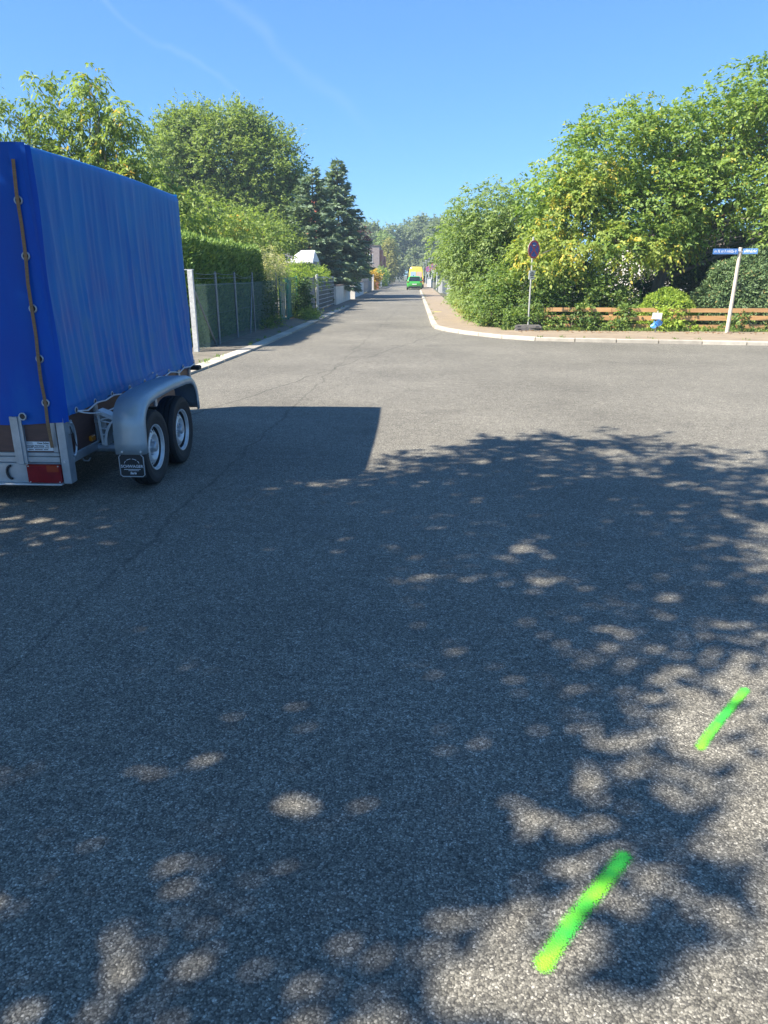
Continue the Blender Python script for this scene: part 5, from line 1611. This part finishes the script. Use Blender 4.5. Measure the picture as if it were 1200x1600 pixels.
# yew dome and small lime bush: short shoots over a dark core
def clipped_dome(name, label, cat, c, r, mat, n, leaf, core=True, top=None):
    e = thing(name, (c[0], c[1], 0), label, cat)
    u = rand_dirs(int(n * 1.7))
    u = u[u[:, 2] > -0.35][:n]
    k = len(u)
    lump = 1 + 0.05 * np.sin(u[:, 0] * 7 + u[:, 2] * 9) + 0.04 * np.sin(u[:, 1] * 11 + u[:, 2] * 5)
    p = np.array(c) + u * np.array(r) * (rng.uniform(0.90, 1.04, k) * lump)[:, None]
    p[:, 2] = np.maximum(p[:, 2], 0.03)
    d = u * 0.6 + np.array([0.35, 0, 0.1]) * rng.uniform(0, 1, (k, 1)) + rng.normal(0, 0.35, (k, 3)) + np.array([0, 0, -0.15])
    leaf_object('shoots', p - np.array([c[0], c[1], 0]), d, u + rng.normal(0, 0.4, (k, 3)), rng.uniform(0.7, 1.3, k) * leaf[0], rng.uniform(0.7, 1.3, k) * leaf[1], np.clip(rng.normal(0.5, 0.25, k), 0, 1), mat, e)
    mb = MB((c[0], c[1], 0))
    prof = []
    for i in range(9):
        a = -0.35 + i * (math.pi / 2 + 0.33) / 8
        prof.append((max(0.03, r[0] * 0.84 * math.cos(a)), max(0.0, c[2] + r[2] * 0.86 * math.sin(a))))
    mb.lathe_z(prof, 20, (c[0], c[1], 0))
    tw = mb.build('twigs', 'dark_shrub_leaf', e, smooth=True)
    tw.scale = (1, r[1] / r[0], 1)
    return e


clipped_dome('yew_bush', 'large dark clipped yew dome behind the leaning street name post', 'bush', (10.35, 22.7, 0.55), (1.8, 1.1, 1.72), 'yew_leaf', 26000, (0.11, 0.035))
clipped_dome('box_bush', 'small light green rounded bush above the plank fence', 'bush', (7.5, 22.1, 0.45), (0.80, 0.45, 0.75), 'lime_leaf', 9000, (0.07, 0.03))

# plank fence: three rails of orange brown boards on short posts
pf = thing('plank_fence', (7.5, 21.4, 0.0), 'low orange brown plank fence with three rails, overgrown with ivy', 'fence')


def pfy(x):
    return 21.62 - (x - 3.8) * 0.05


xs = [3.9, 5.75, 7.55, 9.4, 11.2, 13.0]
for x in xs + [14.8]:
    p = MB((7.5, 21.4, 0)).box(x - 0.05, x + 0.05, pfy(x) + 0.03, pfy(x) + 0.12, 0, 0.70, 0.006).build('post', 'orange_plank', pf)
for j, (z0, z1) in enumerate(((0.135, 0.26), (0.375, 0.50), (0.60, 0.71))):
    for i, x in enumerate(xs):
        xe = (xs + [14.8])[i + 1]
        dz = random.uniform(-0.012, 0.012)
        y0_, y1_ = pfy(x), pfy(xe)
        vs = []
        for z in (z0 + dz, z1 + dz):
            vs += [(x + 0.008, y0_, z), (xe - 0.008, y1_, z + random.uniform(-.008, .008)), (xe - 0.008, y1_ + 0.028, z), (x + 0.008, y0_ + 0.028, z)]
        MB((7.5, 21.4, 0)).add(vs, [(3, 2, 1, 0), (4, 5, 6, 7), (0, 1, 5, 4), (1, 2, 6, 5), (2, 3, 7, 6), (3, 0, 4, 7)]).build('plank', 'orange_plank', pf)
# ivy and shoots climbing over the fence
for lb, cx, lobs in (('ivy trailing over the left end of the plank fence near the no stopping sign', 4.4, [((3.4, 21.62, 0.35), (0.7, 0.14, 0.45)), ((4.3, 21.5, 0.18), (0.7, 0.14, 0.24)), ((5.0, 21.45, 0.55), (0.35, 0.12, 0.25))]),
                     ('ivy between the no stopping sign and the small notice board', 5.9, [((5.6, 21.38, 0.18), (0.7, 0.12, 0.22)), ((6.15, 21.40, 0.5), (0.22, 0.12, 0.3))]),
                     ('upright green shoots climbing the fence beside the small notice board', 7.4, [((7.35, 21.3, 0.45), (0.33, 0.14, 0.5)), ((7.0, 21.3, 0.15), (0.4, 0.12, 0.2)), ((7.95, 21.25, 0.10), (0.35, 0.12, 0.12))]),
                     ('ivy at the foot of the leaning street name post', 9.1, [((8.75, 21.2, 0.08), (0.5, 0.1, 0.10)), ((9.25, 21.25, 0.30), (0.22, 0.12, 0.34)), ((10.2, 21.15, 0.07), (0.6, 0.12, 0.09))]),
                     ('bright yellow green ivy at the far end of the plank fence', 10.9, [((10.7, 21.15, 0.25), (0.4, 0.12, 0.3)), ((11.8, 21.15, 0.3), (0.8, 0.12, 0.3))])):
    bush('ivy', lb, 'ivy', (cx, 21.4, 0.0), lobs, 'lime_leaf' if 'bright' in lb or 'upright' in lb else 'ivy_leaf', density=26, per_clump=7, clump_r=0.13, leaf=(0.085, 0.06), spray=0.12, stems=6)
# grass fringe between pavement and fence
n = 5000
gx = rng.uniform(2.6, 16, n)
gy = 21.62 - (gx - 3.8) * 0.062 - 0.12 + rng.normal(0, 0.10, n) - 0.1
gpz = np.stack([gx, gy, np.full(n, 0.083)], 1)
g_ = leaf_object('grass_fringe', gpz, np.stack([rng.normal(0, .4, n), rng.normal(0, .4, n), np.ones(n)], 1), rand_dirs(n), rng.uniform(0.05, 0.14, n), rng.uniform(0.01, 0.025, n), np.clip(rng.normal(.5, .3, n), 0, 1), 'ivy_leaf', None)
tag(g_, 'thin grass fringe between the pavement and the plank fence', 'grass'); g_['kind'] = 'stuff'
n = 260
lx = rng.uniform(3, 14, n)
lpz = np.stack([lx, 21.2 - (lx - 3.8) * 0.10 - np.abs(rng.normal(0, 0.35, n)), np.full(n, 0.09)], 1)
l_ = leaf_object('fallen_leaves', lpz, np.stack([rng.normal(0, 1, n), rng.normal(0, 1, n), np.full(n, .05)], 1), np.tile([[0, 0, 1.0]], (n, 1)) + rng.normal(0, .2, (n, 3)), rng.uniform(0.05, 0.09, n), rng.uniform(0.03, 0.05, n), np.ones(n), 'dry_leaf', None)
tag(l_, 'dry fallen leaves strewn on the pavement', 'leaves'); l_['kind'] = 'stuff'


# ------------------------------------------------------------------ signs
def disc_pts(r, n=32):
    return [(r * math.cos(2 * math.pi * i / n), r * math.sin(2 * math.pi * i / n)) for i in range(n)]


def no_stopping(loc, label, rz, pole_h, disc_z, r=0.24, arrow=True, panel_z=None, foot=False, group=None, red='sign_red', blue='sign_blue'):
    t = thing('no_stopping_sign', loc, label, 'road sign', group, rz)
    MB().tube([(0, 0, 0.02), (0, 0, pole_h)], 0.024, 10).build('post', 'sign_post', t, smooth='auto')
    d = MB().prism([(x, z + disc_z) for x, z in disc_pts(r)], 'y', -0.045, -0.035).build('disc', 'sign_post', t)
    # red ring, blue field, red cross as thin plates one above the other
    n = 32
    vs, fs = [], []
    for y in (-0.050, -0.046):
        for rr_ in (r * 0.985, r * 0.80):
            vs += [(rr_ * math.cos(2 * math.pi * i / n), y, disc_z + rr_ * math.sin(2 * math.pi * i / n)) for i in range(n)]
    for i in range(n):
        j = (i + 1) % n
        fs += [(i, j, n + j, n + i), (2 * n + j, 2 * n + i, 3 * n + i, 3 * n + j), (i, 2 * n + i, 2 * n + j, j), (n + j, 3 * n + j, 3 * n + i, n + i)]
    MB().add(vs, fs).build('ring', red, d)
    MB().prism([(x, z + disc_z) for x, z in disc_pts(r * 0.80)], 'y', -0.0475, -0.0455).build('field', blue, d)
    for a in (45, -45):
        c, s = math.cos(R(a)), math.sin(R(a))
        q = [(-r * 0.80, -r * 0.075), (r * 0.80, -r * 0.075), (r * 0.80, r * 0.075), (-r * 0.80, r * 0.075)]
        yb = -0.0500 if a > 0 else -0.0508
        MB().prism([(x * c - z * s, x * s + z * c + disc_z) for x, z in q], 'y', yb, -0.0476).build('bar', red, d)
    if arrow:
        ar = [(-0.6, 0), (-0.28, 0.24), (-0.28, 0.10), (0.4, 0.10), (0.4, -0.10), (-0.28, -0.10), (-0.28, -0.24)]
        MB().prism([(x * r * 0.42, z * r * 0.42 + disc_z + r * 0.45) for x, z in ar], 'y', -0.0524, -0.0509).build('arrow', 'sign_white', d)
    for z in (disc_z + r * 0.5, disc_z - r * 0.5):
        MB().box(-0.035, 0.035, -0.036, 0.026, z - 0.015, z + 0.015).build('clamp', 'sign_post', t)
    MB().lathe_z([(0.026, 0), (0.026, 0.02), (0.012, 0.03)], 10, (0, 0, pole_h)).build('cap', 'sign_post', t)
    if panel_z:
        pn = MB().box(-0.135, 0.135, -0.040, -0.030, panel_z - 0.12, panel_z + 0.12, 0.003).build('panel', 'sign_white', t)
        for i, (w_, zz) in enumerate(((0.05, 0.075), (0.09, 0.03), (0.08, -0.01), (0.06, -0.06))):
            MB().box(-w_, w_, -0.042, -0.0405, panel_z + zz - 0.012, panel_z + zz + 0.012).build('lettering', 'print_black', pn)
    if foot:
        for k, (zz, rot, w) in enumerate(((0.0, 0.05, 0.40), (0.075, -0.10, 0.38))):
            f = MB().prism([(-w, 0.0), (w, 0.0), (w - 0.015, 0.05), (w - 0.08, 0.078), (-w + 0.08, 0.078), (-w + 0.015, 0.05)], 'y', -0.20, 0.20)
            fo = f.build('base_plate', 'base_plastic', t)
            fo.location.z = zz + 0.001; fo.rotation_euler.z = rot - rz
            for sx in (-1, 1):
                MB().box(sx * (w - 0.12) - 0.05, sx * (w - 0.12) + 0.05, -0.203, -0.199, 0.02, 0.045).build('grip_slot', 'black_steel', fo)
    return t


no_stopping((3.36, 21.42, 0.085), 'round blue no stopping sign turned aside on a plastic foot before the shrubs', R(40), 2.50, 2.20, 0.245, True, 1.52, True)
no_stopping((2.12, 76, 0.085), 'round no stopping sign with white panel on the far pavement near a grey pillar', 0.0, 2.75, 2.38, 0.33, False, 1.85, red='faded_red', blue='faded_blue')
no_stopping((1.95, 95, 0.085), 'smaller looking no stopping sign farther along the pavement beside the yellow van', 0.0, 2.6, 2.25, 0.33, False, 1.75, red='faded_red', blue='faded_blue')
# street name post with two blue plates
ns = thing('street_name_sign', (8.71, 20.59, 0.085), 'pale post with two blue street name plates, standing before the yew', 'street sign')
MB().tube([(0, 0, 0), (0.02, 0, 1.1), (0.035, 0, 2.22)], [0.052, 0.047, 0.045], 10).build('post', 'wood_post', ns, smooth='auto')
for nm, x0, x1, yaw_ in (('name_plate', -0.70, -0.035, R(0)), ('name_plate', 0.10, 0.46, R(-28))):
    pl = MB().box(x0, x1, -0.062, -0.050, 2.045, 2.185, 0.004).build(nm, 'name_blue', ns)
    pl.rotation_euler.z = yaw_
    # lettering too far away to read: white strokes of letter height
    x = x0 + 0.04
    rl = random.Random(int(x1 * 100))
    while x < x1 - 0.045:
        hgt = rl.choice((0.048, 0.048, 0.072))
        MB().box(x, x + 0.010, -0.0645, -0.0625, 2.088, 2.088 + hgt).build('lettering', 'sign_white', pl)
        zz = 2.088 + rl.choice((0.0, 0.018, 0.036))
        MB().box(x + 0.010, x + 0.024, -0.0645, -0.0625, zz, zz + 0.012).build('lettering', 'sign_white', pl)
        x += rl.choice((0.034, 0.034, 0.034, 0.055))
MB().box(-0.06, 0.09, -0.050, 0.05, 2.09, 2.13).build('bracket', 'sign_post', ns)
# little notice board with a blue bag tied under it
nb = thing('notice_board', (6.80, 20.75, 0.085), 'small white notice board on a thin stake at the plank fence', 'sign')
MB().tube([(0, 0, 0), (0.015, 0, 0.58)], 0.017, 6).build('stake', 'wood_post', nb)
pb = MB().prism([(-0.15, 0.36), (0.12, 0.345), (0.135, 0.52), (-0.125, 0.53)], 'y', -0.035, -0.02).build('board', 'sign_white', nb)
for zz, w_ in ((0.485, 0.09), (0.455, 0.07), (0.425, 0.08)):
    MB().box(-w_, w_, -0.037, -0.0355, zz - 0.005, zz + 0.005).build('lettering', 'print_white', pb)
bb = MB().grid(lambda u, v: ((0.125 + 0.03 * math.sin(v * 7 + u * 12)) * math.cos(u * 2 * math.pi) * (0.35 + 0.65 * math.sin(math.pi * min(v * 0.8 + 0.12, 1)) + 0.16 * math.sin(u * 25 + v * 6)), 0.06 * math.sin(u * 2 * math.pi) * (1 + 0.4 * math.sin(u * 31 + v * 9)), 0.19 * v + 0.025 * math.sin(u * 19 + v * 5) + 0.02 * math.cos(u * 6.283)), 24, 8).build('plastic_bag', 'bag_blue', smooth='auto', loc=(6.80, 20.70, 0.225))
tag(bb, 'crumpled blue plastic bag tied below the small notice board', 'bag')

# ------------------------------------------------------------------ far right pavement: fence, pillars, lamps
rf_ = thing('dark_bar_fence', (2.75, 62, 0), 'dark bar fence between grey pillars along the right pavement', 'fence')
for i in range(40):
    y = 55 + i * 0.36
    MB((2.75, 62, 0)).box(2.74, 2.77, y, y + 0.03, 0.08, 1.12).build('bar', 'fence_grey_steel', rf_)
for z in (0.2, 1.05):
    MB((2.75, 62, 0)).box(2.735, 2.775, 55, 69.4, z - 0.02, z + 0.02).build('rail', 'fence_grey_steel', rf_)
for yy, lb in ((69.8, 'pale stone gate pillar at the end of the dark bar fence'), (73.5, 'second pale gate pillar beside the far no stopping sign'), (54.6, 'pale pillar where the pavement hedge meets the bar fence')):
    q = thing('gate_pillar', (2.7, yy, 0), lb, 'pillar')
    MB((2.7, yy, 0)).box(2.52, 2.90, yy - 0.19, yy + 0.19, 0, 1.08, 0.01).build('shaft', 'post_concrete', q)
    MB((2.7, yy, 0)).box(2.49, 2.93, yy - 0.22, yy + 0.22, 1.08, 1.14, 0.01).build('cap', 'post_concrete', q)
ut = thing('utility_box', (2.2, 101, 0.085), 'white utility cabinet on the far pavement behind the signs', 'cabinet')
MB((2.2, 101, 0.085)).box(1.95, 2.6, 100.8, 101.2, 0.085, 1.2, 0.01).build('cabinet', 'sign_white', ut)
MB((2.2, 101, 0.085)).box(1.90, 2.65, 100.75, 101.25, 1.2, 1.27, 0.01).build('lid', 'post_concrete', ut)
lamp = thing('street_lamp', (2.42, 95.5, 0.085), 'slender street lamp with flat head right beside the utility cabinet', 'street lamp', 'street lamps along the far pavement')
MB().tube([(0, 0, 0), (0, 0, 1.0), (0, 0, 1.05), (0, 0, 3.75)], [0.075, 0.075, 0.05, 0.04], 8).build('mast', 'lamp_metal', lamp, smooth='auto')
MB().lathe_z([(0.06, 0), (0.10, 0.16), (0.12, 0.20), (0.28, 0.24), (0.10, 0.31)], 12, (0, 0, 3.72)).build('lamp_head', 'lamp_metal', lamp)
MB().lathe_z([(0.05, 0), (0.09, 0.13), (0.09, 0.15)], 12, (0, 0, 3.76)).build('diffuser', 'sign_white', lamp)
for (x, y, lb) in ((2.45, 116, 'street lamp one beyond the utility cabinet'), (2.4, 137, 'second street lamp beyond the utility cabinet'), (2.3, 158, 'last street lamp before the distant wood'), (2.55, 79, 'street lamp half hidden by leaves behind the no stopping sign with white panel')):
    copy_tree(lamp, None, (x, y, 0.085))['label'] = lb


# ------------------------------------------------------------------ vehicles
def loft(rings):
    """Closed rings of equal length along the car, capped at both ends."""
    m = len(rings[0])
    vs = [p for r_ in rings for p in r_]
    fs = []
    for i in range(len(rings) - 1):
        for k in range(m):
            a, b = i * m + k, i * m + (k + 1) % m
            fs.append((a, a + m, b + m, b))
    fs.append(tuple(range(m))); fs.append(tuple(reversed(range(len(vs) - m, len(vs)))))
    return vs, fs


def body_ring(y, wb, wm, wt, zb, zm, zt, zs):
    """Half widths at sill, belt and top; symmetrical section."""
    right = [(wb * 0.75, zb), (wb, zb + 0.06), (wm, zs), (wm * 0.985, zm), (wt + (wm - wt) * 0.15, zm + (zt - zm) * 0.82), (wt * 0.8, zt)]
    return [(x, y, z) for x, z in right] + [(-x, y, z) for x, z in reversed(right)]


def vehicle_wheel(name, parent, x, y, r, s):
    w = bpy.data.objects.new('wheel', None)
    col.objects.link(w); w.parent = parent; w.location = (x, y, r)
    MB().lathe_x([(-0.09 * s, r * 0.62), (-0.10 * s, r * 0.8), (-0.08 * s, r * 0.98), (0.08 * s, r * 0.99), (0.10 * s, r * 0.8), (0.09 * s, r * 0.62)], 24).build('tyre', 'rubber', w, smooth='auto')
    MB().lathe_x([(0.085 * s, r * 0.64), (0.06 * s, r * 0.55), (0.075 * s, r * 0.2), (0.08 * s, 0.0)], 16).build('rim', 'steel_white', w, smooth=True)


car = thing('parked_car', (0.20, 85.3, 0.004), 'bright green hatchback parked in front of the yellow van', 'car')
cr = [body_ring(0.00, 0.70, 0.76, 0.66, 0.34, 0.70, 0.80, 0.52), body_ring(0.05, 0.78, 0.84, 0.70, 0.26, 0.88, 0.93, 0.55), body_ring(0.22, 0.82, 0.88, 0.66, 0.20, 0.94, 1.20, 0.58), body_ring(0.48, 0.83, 0.89, 0.62, 0.18, 0.95, 1.43, 0.60),
      body_ring(0.9, 0.84, 0.90, 0.62, 0.17, 0.95, 1.50, 0.60), body_ring(2.0, 0.84, 0.90, 0.62, 0.17, 0.94, 1.49, 0.60), body_ring(2.6, 0.84, 0.89, 0.60, 0.17, 0.93, 1.32, 0.60), body_ring(3.1, 0.83, 0.88, 0.68, 0.18, 0.90, 0.98, 0.58), body_ring(3.8, 0.78, 0.82, 0.62, 0.22, 0.72, 0.78, 0.52), body_ring(3.95, 0.66, 0.70, 0.55, 0.30, 0.58, 0.62, 0.45)]
bd = MB().add(*loft(cr)).build('body', 'car_green', car, smooth=True)
wv = []
for hw, y, z in ((0.66, 0.035, 0.96), (0.62, 0.165, 1.18), (0.54, 0.365, 1.37)):
    wv += [(-hw, y, z), (hw, y, z), (hw, y + 0.12, z), (-hw, y + 0.12, z)]
MB().add(wv, [(0, 1, 5, 4), (4, 5, 9, 8), (1, 2, 6, 5), (5, 6, 10, 9), (3, 0, 4, 7), (7, 4, 8, 11), (8, 9, 10, 11), (0, 3, 2, 1)]).build('rear_window', 'dark_glass', car)
MB().box(-0.62, 0.62, 0.30, 0.48, 1.40, 1.45, 0.01).build('spoiler', 'car_green', car)
MB().box(-0.70, 0.70, -0.045, 0.06, 0.22, 0.40, 0.02).build('bumper', 'black_steel', car)
MB().box(-0.26, 0.26, -0.022, -0.004, 0.56, 0.67).build('number_plate', 'number_plate', car)
for s in (-1, 1):
    MB().box(min(s * 0.62, s * 0.85), max(s * 0.62, s * 0.85), -0.01, 0.10, 0.80, 0.94, 0.02).build('tail_light', 'red_lens', car)
    MB().box(min(s * 0.86, s * 1.00), max(s * 0.86, s * 1.00), 2.1, 2.2, 0.95, 1.07, 0.02).build('mirror', 'black_steel', car)
    MB().prism([(0.75, 0.99), (2.75, 0.99), (2.15, 1.38), (1.0, 1.40)], 'x', min(s * 0.755, s * 0.86), max(s * 0.755, s * 0.86)).build('side_window', 'dark_glass', car)
    for y in (0.72, 3.15):
        vehicle_wheel('wheel', car, s * 0.80, y, 0.30, s)

van = thing('parked_van', (0.42, 92.6, 0.004), 'yellow high roof van with pale pictures on its rear, behind the green car', 'van')
vr = [body_ring(0.0, 0.86, 0.92, 0.74, 0.36, 1.15, 2.50, 0.7), body_ring(0.06, 0.92, 0.97, 0.78, 0.30, 1.15, 2.58, 0.7), body_ring(3.2, 0.93, 0.98, 0.78, 0.28, 1.15, 2.62, 0.7), body_ring(4.0, 0.93, 0.97, 0.74, 0.28, 1.12, 2.40, 0.7), body_ring(4.7, 0.92, 0.95, 0.80, 0.30, 1.05, 1.30, 0.7), body_ring(5.3, 0.86, 0.90, 0.72, 0.36, 0.9, 1.0, 0.65)]
MB().add(*loft(vr)).build('body', 'van_yellow', van, smooth='auto')
for s, mt_ in ((-1, 'light_blue_print'), (1, 'pink_print')):
    dr = MB().box(min(s * 0.015, s * 0.80), max(s * 0.015, s * 0.80), -0.02, 0.02, 0.55, 1.20, 0.01).build('rear_door', 'van_yellow', van)
    MB().box(min(s * 0.04, s * 0.70), max(s * 0.04, s * 0.70), -0.018, 0.02, 1.28, 2.0, 0.03).build('rear_picture', mt_, van)
    MB().box(min(s * 0.80, s * 0.93), max(s * 0.80, s * 0.93), -0.03, 0.05, 0.75, 1.25, 0.01).build('tail_light', 'red_lens', van)
    MB().box(min(s * 0.98, s * 1.16), max(s * 0.98, s * 1.16), 4.1, 4.2, 1.2, 1.55, 0.02).build('mirror', 'black_steel', van)
    for y in (1.0, 4.4):
        vehicle_wheel('wheel', van, s * 0.86, y, 0.34, s)
MB().box(-0.9, 0.9, -0.09, 0.05, 0.34, 0.52, 0.02).build('bumper', 'black_steel', van)
MB().box(-0.40, -0.30, -0.024, -0.019, 1.48, 1.60).build('picture_mark', 'black_steel', van)

# ================================================================== SHADE TREE (left of the camera, above the frame)
rng = np.random.default_rng(101)
shade_lobes = [((-4.9, 2.2, 5.4), (2.0, 1.8, 1.2)), ((-5.4, 3.0, 4.7), (1.6, 1.5, 0.8)), ((-3.9, 3.3, 5.9), (1.2, 1.2, 0.7)),
               ((-6.4, 2.6, 5.0), (1.6, 1.8, 1.0)), ((-5.7, 0.5, 5.2), (1.7, 1.1, 0.9)), ((-6.2, 4.2, 4.4), (1.2, 1.0, 0.6)), ((-4.3, 1.2, 5.8), (0.9, 0.9, 0.7)),
               ((-5.35, -0.15, 5.0), (1.2, 0.7, 0.7)), ((-6.9, -0.3, 5.3), (1.1, 0.8, 0.7)), ((-5.5, 0.2, 5.7), (1.5, 0.9, 0.5)), ((-6.7, 0.9, 5.6), (1.3, 1.0, 0.6))]
thin_lobes = [((-3.1, 2.6, 6.2), (1.3, 1.5, 0.8)), ((-3.6, 1.3, 6.0), (1.0, 1.0, 0.7)), ((-4.3, 0.2, 5.2), (0.6, 0.6, 0.5)), ((-3.7, 4.3, 5.8), (1.2, 0.8, 0.5)), ((-4.3, -0.9, 5.3), (0.8, 0.4, 0.4))]
tree('street_tree', 'leafy street tree beside the trailer whose shade dapples the asphalt', 'tree', (-6.6, 1.6, 0), (-5.8, 2.0, 5.0), 0.24, shade_lobes,
     'oak_leaf', density=2.65, per_clump=10, clump_r=0.38, k=6, spray=0.36, leaf=(0.15, 0.085), droop=0.4, limbs=80, seed=31, limb_r=0.035, extra=thin_lobes, extra_density=1.6)
tree('cherry_tree', 'small leaved tree mostly hidden beyond the walnut with one twiggy branch showing', 'tree', (-14.6, 22.9, 0), (-14.4, 22.9, 6.0), 0.18,
     [((-14.3, 23, 6.6), (1.2, 1.3, 1.4)), ((-15.2, 22.9, 5.4), (1.5, 1.4, 1.4)), ((-12.65, 23, 7.25), (0.38, 0.4, 0.45)), ((-12.9, 23, 6.8), (0.5, 0.5, 0.35))],
     'oak_leaf', density=2.6, per_clump=6, clump_r=0.32, k=6, spray=0.34, leaf=(0.11, 0.06), droop=0.3, limbs=40, seed=33, limb_r=0.03)

# ================================================================== HAZE: the summer air between here and the wood
hm, HN, HL, hout = new_mat('haze_air')
pv = HN.new('ShaderNodeVolumePrincipled')
pv.inputs['Color'].default_value = (0.62, 0.80, 1.0, 1)
pv.inputs['Density'].default_value = 0.0008
pv.inputs['Anisotropy'].default_value = 0.0
HL.new(pv.outputs[0], hout.inputs['Volume'])
hz = MB().box(-260, 260, -60, 420, -1.0, 19.0).build('haze', 'haze_air')
hz['kind'] = 'stuff'
hz['label'] = 'thin bluish summer haze in the air'
hz['category'] = 'haze'
